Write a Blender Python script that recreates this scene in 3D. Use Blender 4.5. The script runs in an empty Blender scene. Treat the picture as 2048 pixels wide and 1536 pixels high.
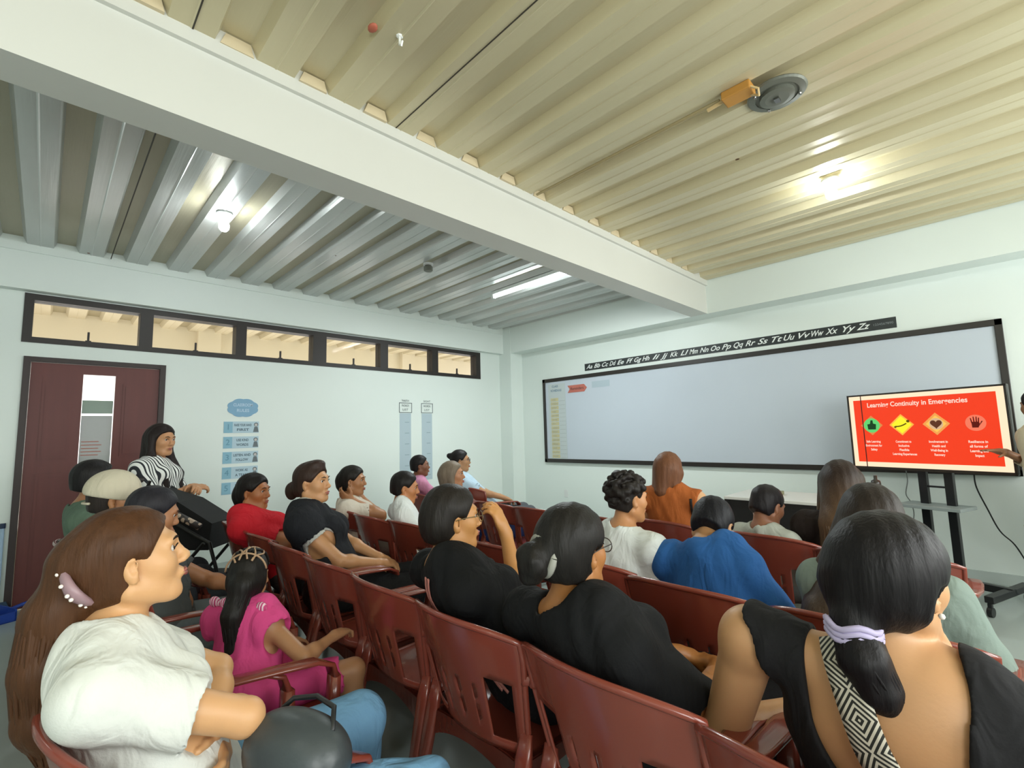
import bpy, bmesh, math, random
import numpy as np
from mathutils import Vector, Matrix
random.seed(4)
PI = math.pi
SC = bpy.context.scene
COL = SC.collection

# ------------------------------------------------------------------ camera
CAM_P = Vector((5.7495, -5.6602, 1.3288))
F_PX = 945.48
_yaw, _pitch, _roll = 0.7917, 0.1060, -0.0268
_f = Vector((-math.sin(_yaw)*math.cos(_pitch), math.cos(_yaw)*math.cos(_pitch), math.sin(_pitch)))
_r = Vector((math.cos(_yaw), math.sin(_yaw), 0)); _u = _r.cross(_f)
_r, _u = _r*math.cos(_roll)+_u*math.sin(_roll), _u*math.cos(_roll)-_r*math.sin(_roll)
cam_d = bpy.data.cameras.new('camera'); cam = bpy.data.objects.new('camera', cam_d); COL.objects.link(cam)
cam_d.sensor_width = 36; cam_d.lens = 36*F_PX/2048; cam_d.clip_start = .05
cam.matrix_world = Matrix(((_r.x, _u.x, -_f.x, CAM_P.x), (_r.y, _u.y, -_f.y, CAM_P.y), (_r.z, _u.z, -_f.z, CAM_P.z), (0, 0, 0, 1)))
SC.camera = cam

def at(px, py, depth):
    """room point seen at a photo position, at a depth along the view axis"""
    return CAM_P + (_f + _r*((px-1024)/F_PX) - _u*((py-768)/F_PX))*depth

# ------------------------------------------------------------------ world, exposure, daylight
world = bpy.data.worlds.new('World'); SC.world = world; world.use_nodes = True
wn = world.node_tree.nodes; wbg = wn['Background']
wbg.inputs[0].default_value = (1.0, .97, .90, 1); wbg.inputs[1].default_value = 1.6
SC.view_settings.view_transform = 'Standard'; SC.view_settings.look = 'None'
SC.view_settings.gamma = 1; SC.view_settings.use_curve_mapping = False
SC.view_settings.exposure = 0.52

def area(name, loc, rot, sx, sy, power, col):
    d = bpy.data.lights.new(name, 'AREA'); d.shape = 'RECTANGLE'; d.size = sx; d.size_y = sy
    d.energy = power; d.color = col
    o = bpy.data.objects.new(name, d); COL.objects.link(o); o.location = loc; o.rotation_euler = rot
    return o
# daylight lamps added at the assumed, unseen windows of the right wall
for yy in (-6.9, -4.3, -1.7):
    area('daylight_fill', (7.62, yy, 1.75), (0, PI/2, 0), 1.3, 1.9, 40, (.95, 1.0, .98))
area('daylight_fill', (-1.4, -3.5, .6), (PI, 0, 0), 1.8, 8.5, 110, (1.0, .94, .84))  # added fill lamp aimed upward to brighten the corridor ceiling

# ------------------------------------------------------------------ helpers
def lin(c):
    if isinstance(c, str):
        c = tuple(int(c[i:i+2], 16)/255 for i in (0, 2, 4))
    return tuple(((v+.055)/1.055)**2.4 if v > .04045 else v/12.92 for v in c) + (1,)

_mats = {}
def mat(key, col, rough=.6, metal=0.0, noise=0.0, nscale=8.0, bump=0.0, bscale=60.0, coat=0.0, spec=.5, stretch=(1, 1, 1)):
    if key in _mats: return _mats[key]
    m = bpy.data.materials.new(key); m.use_nodes = True; nt = m.node_tree; b = nt.nodes['Principled BSDF']
    b.inputs['Base Color'].default_value = lin(col); b.inputs['Roughness'].default_value = rough
    b.inputs['Metallic'].default_value = metal; b.inputs['Specular IOR Level'].default_value = spec
    b.inputs['Coat Weight'].default_value = coat
    if noise or bump:
        tc = nt.nodes.new('ShaderNodeTexCoord'); mp = nt.nodes.new('ShaderNodeMapping')
        mp.inputs['Scale'].default_value = stretch
        nt.links.new(tc.outputs['Object'], mp.inputs['Vector'])
    if noise:
        n = nt.nodes.new('ShaderNodeTexNoise'); n.inputs['Scale'].default_value = nscale; n.inputs['Detail'].default_value = 4
        nt.links.new(mp.outputs[0], n.inputs['Vector'])
        mx = nt.nodes.new('ShaderNodeMix'); mx.data_type = 'RGBA'
        c = lin(col); k = 1-noise; q = 1+noise
        mx.inputs['A'].default_value = (c[0]*k, c[1]*k, c[2]*k, 1)
        mx.inputs['B'].default_value = (min(1, c[0]*q), min(1, c[1]*q), min(1, c[2]*q), 1)
        nt.links.new(n.outputs['Fac'], mx.inputs['Factor']); nt.links.new(mx.outputs['Result'], b.inputs['Base Color'])
    if bump:
        n2 = nt.nodes.new('ShaderNodeTexNoise'); n2.inputs['Scale'].default_value = bscale; n2.inputs['Detail'].default_value = 3
        nt.links.new(mp.outputs[0], n2.inputs['Vector'])
        bp = nt.nodes.new('ShaderNodeBump'); bp.inputs['Strength'].default_value = bump; bp.inputs['Distance'].default_value = .004
        nt.links.new(n2.outputs['Fac'], bp.inputs['Height']); nt.links.new(bp.outputs[0], b.inputs['Normal'])
    _mats[key] = m; return m

def emit(key, col, strength):
    if key in _mats: return _mats[key]
    m = bpy.data.materials.new(key); m.use_nodes = True; nt = m.node_tree; b = nt.nodes['Principled BSDF']
    b.inputs['Base Color'].default_value = (0, 0, 0, 1); b.inputs['Specular IOR Level'].default_value = .2
    b.inputs['Emission Color'].default_value = lin(col); b.inputs['Emission Strength'].default_value = strength
    _mats[key] = m; return m

def tag(o, label=None, cat=None, group=None, kind=None):
    if label: o['label'] = label
    if cat: o['category'] = cat
    if group: o['group'] = group
    if kind: o['kind'] = kind
    return o

def thing(name, label, cat, loc=(0, 0, 0), rz=0.0, group=None):
    o = bpy.data.objects.new(name, None); COL.objects.link(o); o.empty_display_size = .1
    o.location = loc; o.rotation_euler = (0, 0, rz)
    return tag(o, label, cat, group)

def mesh_obj(name, verts, faces, m, parent=None, smooth=False, mats=None, midx=None):
    me = bpy.data.meshes.new(name); me.from_pydata([tuple(v) for v in verts], [], [tuple(f) for f in faces]); me.update()
    for x in (mats or [m]): me.materials.append(x)
    if midx is not None: me.polygons.foreach_set('material_index', midx)
    if smooth: me.polygons.foreach_set('use_smooth', [True]*len(me.polygons))
    o = bpy.data.objects.new(name, me); COL.objects.link(o)
    if parent: o.parent = parent
    return o

class MB:
    """collects shapes that become ONE mesh"""
    def __init__(s): s.v = []; s.f = []; s.mi = []; s.cur = 0
    def add(s, vs, fs):
        b = len(s.v); s.v += [Vector(v) for v in vs]; s.f += [tuple(b+i for i in f) for f in fs]; s.mi += [s.cur]*len(fs)
    def box(s, x0, x1, y0, y1, z0, z1, M=None, bev=0.0):
        if bev:
            bm = bmesh.new(); bmesh.ops.create_cube(bm, size=1)
            for v in bm.verts: v.co = Vector(((x0+x1)/2+v.co.x*(x1-x0), (y0+y1)/2+v.co.y*(y1-y0), (z0+z1)/2+v.co.z*(z1-z0)))
            bmesh.ops.bevel(bm, geom=bm.edges[:], offset=bev, segments=2, affect='EDGES', profile=.5)
            bm.verts.index_update(); vs = [v.co.copy() for v in bm.verts]; fs = [[v.index for v in f.verts] for f in bm.faces]; bm.free()
        else:
            vs = [Vector(p) for p in ((x0, y0, z0), (x1, y0, z0), (x1, y1, z0), (x0, y1, z0), (x0, y0, z1), (x1, y0, z1), (x1, y1, z1), (x0, y1, z1))]
            fs = [(0, 3, 2, 1), (4, 5, 6, 7), (0, 1, 5, 4), (1, 2, 6, 5), (2, 3, 7, 6), (3, 0, 4, 7)]
        if M: vs = [M @ v for v in vs]
        s.add(vs, fs)
    def tube(s, pts, r, n=8, cap=True, ry=None, up=None):
        pts = [Vector(p) for p in pts]; rs = r if isinstance(r, (list, tuple)) else [r]*len(pts)
        vs = []; fs = []; prev = None
        for i, p in enumerate(pts):
            t = (pts[min(i+1, len(pts)-1)]-pts[max(i-1, 0)]).normalized()
            a = prev if prev is not None else (Vector(up) if up else (Vector((0, 0, 1)) if abs(t.z) < .9 else Vector((1, 0, 0))))
            a = (a-t*a.dot(t)).normalized(); b = t.cross(a); prev = a
            for k in range(n):
                w = 2*PI*k/n
                vs.append(p+a*math.cos(w)*rs[i]+b*math.sin(w)*(rs[i] if ry is None else (ry[i] if isinstance(ry, (list, tuple)) else ry)))
        for i in range(len(pts)-1):
            for k in range(n):
                fs.append((i*n+k, i*n+(k+1) % n, (i+1)*n+(k+1) % n, (i+1)*n+k))
        if cap:
            fs.append(tuple(range(n))[::-1]); fs.append(tuple((len(pts)-1)*n+k for k in range(n)))
        s.add(vs, fs)
    def sphere(s, c, r, n=12, sc=(1, 1, 1)):
        c = Vector(c); vs = [c+Vector((0, 0, r*sc[2]))]; fs = []; m = n//2
        for i in range(1, m):
            for k in range(n):
                th = PI*i/m; ph = 2*PI*k/n
                vs.append(c+Vector((r*sc[0]*math.sin(th)*math.cos(ph), r*sc[1]*math.sin(th)*math.sin(ph), r*sc[2]*math.cos(th))))
        vs.append(c-Vector((0, 0, r*sc[2]))); L = len(vs)-1
        for k in range(n):
            fs.append((0, 1+k, 1+(k+1) % n)); fs.append((L, 1+(m-2)*n+(k+1) % n, 1+(m-2)*n+k))
            for i in range(m-2): fs.append((1+i*n+k, 1+(i+1)*n+k, 1+(i+1)*n+(k+1) % n, 1+i*n+(k+1) % n))
        s.add(vs, fs)
    def prism(s, pts, a0, a1, axis=2, M=None):
        """polygon extruded along an axis (pts given in the two other axes)"""
        n = len(pts); vs = []
        for a in (a0, a1):
            for (p, q) in pts:
                v = [0, 0, 0]; o = [i for i in range(3) if i != axis]; v[o[0]] = p; v[o[1]] = q; v[axis] = a; vs.append(Vector(v))
        if M: vs = [M @ v for v in vs]
        fs = [tuple(range(n))[::-1], tuple(range(n, 2*n))]+[(i, (i+1) % n, n+(i+1) % n, n+i) for i in range(n)]
        s.add(vs, fs)
    def lathe(s, prof, c, n=24):
        c = Vector(c); vs = []; fs = []; m = len(prof)
        for (r, z) in prof:
            for k in range(n): vs.append(c+Vector((r*math.cos(2*PI*k/n), r*math.sin(2*PI*k/n), z)))
        for i in range(m-1):
            for k in range(n): fs.append((i*n+k, i*n+(k+1) % n, (i+1)*n+(k+1) % n, (i+1)*n+k))
        fs.append(tuple(range(n))[::-1]); fs.append(tuple((m-1)*n+k for k in range(n)))
        s.add(vs, fs)
    def build(s, name, m, parent=None, smooth=False, mats=None, fix=True):
        o = mesh_obj(name, s.v, s.f, m, parent, smooth, mats, s.mi if mats else None)
        if fix:
            bm = bmesh.new(); bm.from_mesh(o.data); bmesh.ops.recalc_face_normals(bm, faces=bm.faces); bm.to_mesh(o.data); bm.free()
        return o

def struct(o): o['kind'] = 'structure'; return o

def text_mesh(txt, size, shear=0.0, bold=0.0, align='CENTER'):
    cu = bpy.data.curves.new('t', 'FONT'); cu.body = txt; cu.size = size; cu.align_x = align; cu.align_y = 'CENTER'
    cu.shear = shear; cu.offset = bold; cu.resolution_u = 3
    o = bpy.data.objects.new('t', cu); COL.objects.link(o)
    dg = bpy.context.evaluated_depsgraph_get(); dg.update()
    me = bpy.data.meshes.new_from_object(o.evaluated_get(dg))
    vs = [v.co.copy() for v in me.vertices]; fs = [tuple(p.vertices) for p in me.polygons]
    bpy.data.objects.remove(o); bpy.data.curves.remove(cu); bpy.data.meshes.remove(me)
    return vs, fs
def put_text(mb, txt, size, M, maxw=None, **k):
    vs, fs = text_mesh(txt, size, **k)
    if not vs: return
    if maxw:
        w = max(v.x for v in vs)-min(v.x for v in vs)
        if w > 0: vs = [Vector((v.x*maxw/w, v.y, v.z)) for v in vs]
    mb.add([M @ v for v in vs], fs)
def wallM(o, xdir, zdir=Vector((0, 0, 1))):
    """matrix: local x -> xdir, local y -> up, local z -> out of the wall"""
    x = Vector(xdir).normalized(); y = zdir.normalized(); z = x.cross(y)
    return Matrix(((x.x, y.x, z.x, o[0]), (x.y, y.y, z.y, o[1]), (x.z, y.z, z.z, o[2]), (0, 0, 0, 1)))
# ------------------------------------------------------------------ room shell
XR, YB, ZB, ZC = 7.6, -8.4, 2.658, 3.047
wallm = mat('wall_paint', 'dce5e0', .42, noise=.03, nscale=1.2, bump=.05, bscale=25)
beamm = mat('beam_paint', 'd3d4cd', .5, noise=.03, nscale=2)
floorm = mat('floor_paint', '98a29e', .20, noise=.10, nscale=1.6, bump=.04, bscale=6)
darkm = mat('dark_frame', '231d1a', .5)

b = MB(); b.box(-.2, XR+.2, YB-.2, .2, -.1, 0); struct(b.build('floor', floorm))
# left wall with door hole and transom window hole
DY0, DY1, DH = -5.826, -4.836, 2.104
WY0, WY1, WZ0, WZ1 = -5.85, -.70, 2.226, 2.655
b = MB()
b.box(-.15, 0, YB, DY0, 0, WZ0); b.box(-.15, 0, DY1, 0, 0, WZ0); b.box(-.15, 0, DY0, DY1, DH, WZ0)
b.box(-.15, 0, YB, WY0, WZ0, WZ1); b.box(-.15, 0, WY1, 0, WZ0, WZ1); b.box(-.15, 0, YB, 0, WZ1, 3.2)
struct(b.build('wall_left', wallm))
b = MB(); b.box(-.15, XR+.2, 0, .15, 0, 3.2); struct(b.build('wall_front', wallm))
b = MB(); b.box(-.15, XR+.2, YB-.15, YB, 0, 3.2); struct(b.build('wall_back', wallm))
b = MB()
b.box(XR, XR+.15, YB, 0, 0, .95); b.box(XR, XR+.15, YB, 0, 2.45, 3.2)
ys = [YB, -7.9, -5.9, -5.3, -3.3, -2.7, -.7, 0]
for i in range(0, 8, 2): b.box(XR, XR+.15, ys[i], ys[i+1], .95, 2.45)
struct(b.build('wall_right', wallm))
for i, (y0, y1) in enumerate(((-7.9, -5.9), (-5.3, -3.3), (-2.7, -.7))):
    b = MB()
    for (a, c) in ((y0, y0+.05), (y1-.05, y1), ((y0+y1)/2-.025, (y0+y1)/2+.025)): b.box(XR+.03, XR+.09, a, c, .95, 2.45)
    for (a, c) in ((.95, 1.0), (2.40, 2.45)): b.box(XR+.03, XR+.09, y0, y1, a, c)
    struct(b.build('window_%d' % (i+2), darkm))
# beams and corner column
b = MB(); b.box(3.338, 3.538, YB, -.265, ZB, 3.2); b.box(3.535, 3.562, YB, -.265, 2.985, 3.2); b.box(3.30, 3.34, YB, -.265, 3.0, 3.2)
struct(b.build('trim_1', beamm))
b = MB(); b.box(.27, XR, -.265, 0, ZB, 3.2); struct(b.build('trim_2', wallm))
b = MB(); b.box(0, .10, YB, -.27, 2.665, 3.2); b.box(.10, .115, YB, -.27, 2.99, 3.0); struct(b.build('trim_3', wallm))
b = MB(); b.box(0, .27, -.27, 0, 0, 3.2); struct(b.build('trim_4', wallm))

# ribbed steel deck ceiling: trapezoid ribs along x
def deck_mat(key, base, hi, metal, rough):
    m = bpy.data.materials.new(key); m.use_nodes = True; nt = m.node_tree; p = nt.nodes['Principled BSDF']; L = nt.links
    tc = nt.nodes.new('ShaderNodeTexCoord'); mp = nt.nodes.new('ShaderNodeMapping'); mp.inputs['Scale'].default_value = (.35, 1.4, 1)
    L.new(tc.outputs['Object'], mp.inputs['Vector'])
    n = nt.nodes.new('ShaderNodeTexNoise'); n.inputs['Scale'].default_value = 3; n.inputs['Detail'].default_value = 5; L.new(mp.outputs[0], n.inputs['Vector'])
    mx = nt.nodes.new('ShaderNodeMix'); mx.data_type = 'RGBA'; mx.inputs['A'].default_value = lin(base); mx.inputs['B'].default_value = lin(hi)
    L.new(n.outputs['Fac'], mx.inputs['Factor'])
    # rust specks
    v = nt.nodes.new('ShaderNodeTexVoronoi'); v.inputs['Scale'].default_value = 2.1; L.new(tc.outputs['Object'], v.inputs['Vector'])
    n3 = nt.nodes.new('ShaderNodeTexNoise'); n3.inputs['Scale'].default_value = 60; L.new(tc.outputs['Object'], n3.inputs['Vector'])
    ad = nt.nodes.new('ShaderNodeMath'); ad.operation = 'MULTIPLY_ADD'; ad.inputs[1].default_value = .035; L.new(n3.outputs['Fac'], ad.inputs[0]); L.new(v.outputs['Distance'], ad.inputs[2])
    lt = nt.nodes.new('ShaderNodeMath'); lt.operation = 'LESS_THAN'; lt.inputs[1].default_value = .044; L.new(ad.outputs[0], lt.inputs[0])
    mx2 = nt.nodes.new('ShaderNodeMix'); mx2.data_type = 'RGBA'; mx2.inputs['B'].default_value = lin('5a3f26')
    L.new(lt.outputs[0], mx2.inputs['Factor']); L.new(mx.outputs['Result'], mx2.inputs['A']); L.new(mx2.outputs['Result'], p.inputs['Base Color'])
    p.inputs['Metallic'].default_value = metal; p.inputs['Roughness'].default_value = rough
    mp2 = nt.nodes.new('ShaderNodeMapping'); mp2.inputs['Scale'].default_value = (1.2, 30, 30); L.new(tc.outputs['Object'], mp2.inputs['Vector'])
    n2 = nt.nodes.new('ShaderNodeTexNoise'); n2.inputs['Scale'].default_value = 2; L.new(mp2.outputs[0], n2.inputs['Vector'])
    bp = nt.nodes.new('ShaderNodeBump'); bp.inputs['Strength'].default_value = .25; bp.inputs['Distance'].default_value = .004
    L.new(n2.outputs['Fac'], bp.inputs['Height']); L.new(bp.outputs[0], p.inputs['Normal'])
    return m
deck_r = deck_mat('deck_beige', 'bfb48f', 'd3caab', .18, .30)  # beige tone for the right bay
deck_l = deck_mat('deck_zinc', 'b4b5b0', 'd0d4d3', .28, .30)
deck_u = deck_mat('deck_inner', 'a39c84', 'b5ae96', .2, .42)
deck_c = deck_mat('deck_corridor', 'b3a78c', 'cfc6ae', .1, .5); deck_d = deck_mat('deck_corridor_shade', '8f8468', 'a39a80', .1, .5)  # second corridor tone is darkened, painting recess shade into the flutes
def deck(name, x0, x1, y0, y1, z, phase, mats, dep=.055):
    """flat pans at z, raised flutes between them; flutes end at y = phase + k*.33"""
    P = .33; vs = []; fs = []; mi = []; prof = []
    k0 = int((y0-phase)/P)-1; y = phase+k0*P
    while y < y1+P:
        prof += [(y, z, 0), (y+.165, z, 1), (y+.185, z+dep, 2), (y+.305, z+dep, 1)]
        y += P
    prof = [(max(y0, min(y1, a)), c, d) for a, c, d in prof]
    xs = [x0, x1]
    for x in xs:
        for (a, c, d) in prof: vs.append((x, a, c))
    n = len(prof)
    for i in range(n-1):
        if prof[i+1][0]-prof[i][0] < 1e-5: continue
        fs.append((i, i+1, n+i+1, n+i)); mi.append(1 if prof[i][2] == 2 else 0)
    # a closed slab above
    t = len(vs); vs += [(x0, y0, z+.2), (x1, y0, z+.2), (x1, y1, z+.2), (x0, y1, z+.2)]; fs.append((t, t+1, t+2, t+3)); mi.append(0)
    # stiffening crease in the middle of every pan
    for k in range(k0, k0+60):
        yc = phase+k*P+.082
        if yc < y0+.01 or yc > y1-.01: continue
        t = len(vs); vs += [(x0, yc-.006, z), (x0, yc, z-.004), (x0, yc+.006, z), (x1, yc-.006, z), (x1, yc, z-.004), (x1, yc+.006, z)]
        fs += [(t, t+1, t+4, t+3), (t+1, t+2, t+5, t+4)]; mi += [0, 0]
    return struct(mesh_obj(name, vs, fs, None, mats=mats, midx=mi))
deck('ceiling', 3.56, XR+.1, YB, -.26, ZC, -5.07, [deck_r, deck_r])
deck('ceiling', .10, 3.30, YB, -.26, 3.06, -5.07+.20, [deck_l, deck_u])
# mortar plugs where the flutes meet the beam
b = MB(); k = 0
for k in range(-10, 15):
    y = -5.07+k*.33
    if y > -.6: break
    b.prism([(y-.145, ZC-.004), (y-.012, ZC-.004), (y-.026, ZC+.05), (y-.125, ZC+.05)], 3.555, 3.568 + .006*((k*7) % 3), axis=0)
struct(b.build('trim_5', mat('mortar', 'd2c3a2', .8, bump=.3, bscale=90)))
# seams where deck sheets lap
b = MB()
b.box(.12, 3.30, -5.315, -5.309, 3.052, 3.061); b.box(3.565, XR, -5.318, -5.312, ZC-.006, ZC+.001); b.box(3.565, XR, -4.36, -4.356, ZC-.004, ZC+.001)
struct(b.build('trim_6', mat('seam', '3a352c', .7)))

# corridor behind the left wall (seen through the transom panes and the door glass)
b = MB(); b.box(-2.6, -.15, -9, 1.5, -.1, 0); struct(b.build('floor', mat('corridor_floor', 'a8a294', .5)))
deck('ceiling', -2.6, -.15, -9, 1.5, 3.0, -5.2, [deck_c, deck_d])
b = MB(); b.box(-2.75, -2.6, -9, 1.5, 2.55, 3.2); b.box(-2.75, -2.6, -9, 1.5, 0, 1.0)
for yy in (-7.6, -4.1, -.6): b.box(-2.8, -2.5, yy, yy+.3, 0, 3.2)
struct(b.build('wall_corridor', mat('corridor_paint', 'd9cfb8', .6)))

# transom window: one long frame, six panes, each with a latch
b = MB()
edges = [(-5.85, -5.79), (-5.06, -4.955), (-4.225, -4.12), (-3.385, -3.22), (-2.48, -2.365), (-1.635, -1.53), (-.79, -.70)]
for a, c in edges: b.box(-.13, .012, a, c, WZ0, WZ1)
for i in range(6): b.box(-.128, .010, edges[i][1], edges[i+1][0], WZ1-.055, WZ1); b.box(-.128, .010, edges[i][1], edges[i+1][0], WZ0, WZ0+.05)
wf = struct(b.build('window_1', darkm))
gl = bpy.data.materials.new('window_glass'); gl.use_nodes = True; gb = gl.node_tree.nodes['Principled BSDF']
gb.inputs['Transmission Weight'].default_value = 1; gb.inputs['Roughness'].default_value = .02; gb.inputs['IOR'].default_value = 1.1
for i in range(6):
    y0, y1 = edges[i][1], edges[i+1][0]
    b = MB(); b.box(-.06, -.055, y0, y1, WZ0+.05, WZ1-.055); b.build('pane', gl, wf)
    yc = (y0+y1)/2
    b = MB(); b.box(-.03, -.005, yc-.008, yc+.008, WZ0+.045, WZ0+.14, bev=.002); b.box(-.035, 0, yc-.02, yc+.02, WZ0+.045, WZ0+.06); b.build('latch', darkm, wf)

# door
doorm = mat('mahogany', '5e2823', .50, noise=.22, nscale=5, bump=.08, bscale=20, stretch=(1, 3, .3))
b = MB(); b.box(-.15, .02, DY0, DY0+.045, 0, DH); b.box(-.15, .02, DY1-.045, DY1, 0, DH); b.box(-.15, .018, DY0+.045, DY1-.045, DH-.04, DH)
dr = b.build('door_1', mat('door_frame', '2a1c1a', .5)); struct(dr)
b = MB()
l0, l1 = DY0+.048, DY1-.048
gy0, gy1, gz0, gz1 = -5.44, -5.213, 1.06, 1.975
b.box(-.05, -.01, l0, gy0, .01, DH-.045); b.box(-.05, -.01, gy1, l1, .01, DH-.045); b.box(-.05, -.01, gy0, gy1, .01, gz0); b.box(-.05, -.01, gy0, gy1, gz1, DH-.045)
def panel(y0, y1, z0, z1, arch=0.0):
    top = [(y0+(y1-y0)*t/8, z1+arch*(math.sin(PI*t/8)) ) for t in range(9)]
    pts = [(y0, z0)]+[(y1, z0)]+top[::-1]
    b.prism([(p[0], p[1]) for p in pts], -.012, -.004, axis=0)
    c = ((y0+y1)/2, (z0+z1)/2)
    pin = [(c[0]+(p[0]-c[0])*.78, c[1]+(p[1]-c[1])*.93) for p in pts]
    b.prism(pin, -.01, .001, axis=0)
panel(-5.70, -5.505, 1.22, 1.93, .012); panel(-5.157, -4.97, 1.22, 1.90, .02)
panel(-5.70, -5.505, .16, 1.10); panel(-5.157, -4.97, .16, 1.10); panel(-5.42, -5.235, .16, .95)
b.build('door_leaf', doorm, dr)
b = MB(); b.box(-.034, -.030, gy0, gy1, gz0, gz1); b.build('door_glass', gl, dr)
b = MB(); b.tube([(-.01, -4.93, 1.0), (.04, -4.93, 1.0), (.045, -4.98, 1.0), (.045, -5.05, 1.0)], .009); b.sphere((.0, -4.93, 1.0), .025, sc=(.5, 1, 1)); b.build('door_handle', mat('steel', 'a0a0a0', .25, metal=1), dr)
# notices behind the door glass
def sheet(name, label, y0, y1, z0, z1, x, m, group=None):
    b = MB(); b.box(x-.001, x, y0, y1, z0, z1); return tag(b.build(name, m), label, 'paper', group)
nt_ = sheet('notice_sheet', 'white notice with red lines behind the glass strip of the brown door', -5.435, -5.22, 1.16, 1.60, -.036, mat('paper', 'e6e9e8', .8))
b = MB()
for i in range(5): b.box(-.0355, -.035, -5.425, -5.425+.12+.02*(i % 2), 1.36-i*.03, 1.368-i*.03)
b.build('print', mat('red_print', 'd88878', .8), nt_)
sheet('green_sheet', 'pale green paper above the white notice in the door glass', -5.435, -5.22, 1.62, 1.74, -.036, mat('paper_green', 'b7cdbd', .8))
# skirting
b = MB(); b.box(0, .012, YB, DY0, 0, .09); b.box(0, .012, DY1, -.27, 0, .09); struct(b.build('baseboard_left', mat('skirt', 'b7c1bd', .5)))
b = MB(); b.box(.27, XR, -.012, 0, 0, .09); struct(b.build('baseboard_front', mat('skirt', 'b7c1bd', .5)))

# ------------------------------------------------------------------ ceiling fittings
tubem = emit('tube_light', 'f4ffff', 14)
whitem = mat('white_plastic', 'd9dcda', .4)
def point(name, loc, power, r, parent, col=(.93, 1, 1)):
    d = bpy.data.lights.new(name, 'POINT'); d.energy = power; d.shadow_soft_size = r; d.color = col
    o = bpy.data.objects.new(name, d); COL.objects.link(o); o.location = loc; o.parent = parent
def tube_lamp(x0, x1, y, z, label, power, group):
    t = thing('fluorescent_lamp', label, 'lamp', ((x0+x1)/2, y, z), 0, group)
    L = (x1-x0)/2
    b = MB(); b.box(-L, L, -.03, .03, -.04, 0, bev=.006); b.build('housing', whitem, t)
    b = MB(); b.tube([(-L+.04, 0, -.062), (L-.04, 0, -.062)], .018, 12); b.build('tube', tubem, t, smooth=True)
    for s in (-1, 1):
        b = MB(); b.box(s*L-.02, s*L+.02, -.025, .025, -.085, -.03, bev=.006); b.build('socket', whitem, t)
    d = bpy.data.lights.new('lamp_light', 'AREA'); d.shape = 'RECTANGLE'; d.size = 2*L-.1; d.size_y = .06; d.energy = power; d.color = (.93, 1, 1)
    o = bpy.data.objects.new('lamp_light', d); COL.objects.link(o); o.location = (0, 0, -.09); o.parent = t
def bulb_lamp(x, y, z, label, power, group):
    t = thing('bulb_lamp', label, 'lamp', (x, y, z), 0, group)
    b = MB(); b.lathe([(.055, 0), (.055, -.012), (.045, -.022), (.03, -.03), (.025, -.05), (.02, -.055)], (0, 0, 0)); b.build('lamp_holder', whitem, t, smooth=True)
    b = MB(); b.lathe([(.018, -.055), (.03, -.075), (.036, -.1), (.033, -.125), (.02, -.142), (.004, -.148)], (0, 0, 0)); b.build('bulb', emit('bulb_glow', 'f6ffff', 60), t, smooth=True)
    point('lamp_light', (0, 0, -.10), power, .04, t)
bulb_lamp(1.80, -4.78, 3.06, 'lit white bulb on the ceiling of the window side, above the people by the door', 62, None)
bulb_lamp(5.10, -1.83, ZC, 'lit white bulb on the beige ceiling above the front of the class', 66, None)
tube_lamp(1.62, 2.80, -1.86, 3.058, 'white fluorescent tube lamp near the front corner behind the beam', 38, None)
# lamps added out of view behind the camera to brighten the room
bulb_lamp(5.2, -7.2, ZC, 'added unseen bulb on the ceiling at the back of the room', 60, None)
bulb_lamp(1.9, -7.4, 3.06, 'added unseen bulb on the left ceiling at the back of the room', 40, None)

t = thing('ceiling_plate', 'round grey metal mounting plate on the beige ceiling', 'fixture', (5.12, -3.06, ZC))
b = MB(); b.lathe([(.135, 0), (.138, -.006), (.13, -.014), (.10, -.018), (.10, -.012), (.08, -.012), (.08, -.03), (.055, -.034), (.02, -.034)], (0, 0, 0), 36); b.build('disc', mat('grey_metal', '6f7268', .45, metal=.3), t, smooth=False)
for a in (.6, 2.2, 3.9): b = MB(); b.sphere((.11*math.cos(a), .11*math.sin(a), -.02), .009, 8); b.build('screw', mat('steel', 'a0a0a0', .25, metal=1), t)
b = MB(); b.box(-.012, .012, -.02, .02, -.045, -.03); b.build('hook', mat('steel', 'a0a0a0', .25, metal=1), t)
t = thing('junction_box', 'orange junction box on the ceiling where the thin conduit ends', 'fixture', (4.99, -3.235, ZC))
b = MB(); b.box(-.07, .07, -.045, .045, -.045, 0, bev=.006); b.build('box', mat('orange_plastic', 'b8843c', .5), t)
b = MB(); b.tube([(.06, -.03, -.03), (.10, -.02, -.06), (.09, .02, -.07), (.05, .03, -.04)], .006); b.tube([(-.07, 0, -.02), (-.16, .01, -.02)], .012); b.build('wire', mat('ivory', 'd0b583', .5), t)
b = MB(); b.tube([(4.9, -3.24, ZC-.012), (3.6, -3.235, ZC-.012)], .009, 8); tag(b.build('conduit', mat('conduit', '9a8c66', .5)), 'thin beige conduit running along the ceiling from the beam to the orange box', 'pipe')
t = thing('lamp_socket', 'small empty lamp socket hanging on the ceiling near the window side', 'fixture', (1.90, -3.0, 3.06))
b = MB(); b.lathe([(.05, 0), (.05, -.015), (.035, -.02)], (0, 0, 0)); b.build('base', whitem, t)
b = MB(); b.lathe([(.033, -.02), (.045, -.035), (.045, -.07), (.036, -.078)], (0, 0, 0)); b.build('socket', mat('grey_metal', '6f7268', .45, metal=.3), t)
b = MB(); b.tube([(0, 0, 0), (0, 0, -.04), (.014, 0, -.052), (.022, 0, -.035)], .005); b.sphere((0, 0, 0), .016, 8, (1, 1, .5))
o = b.build('ceiling_hook', mat('hook_white', 'e8eae6', .4)); o.location = (4.11, -4.665, ZC); tag(o, 'small white hook screwed into the ceiling beside the beam', 'hook')
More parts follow.
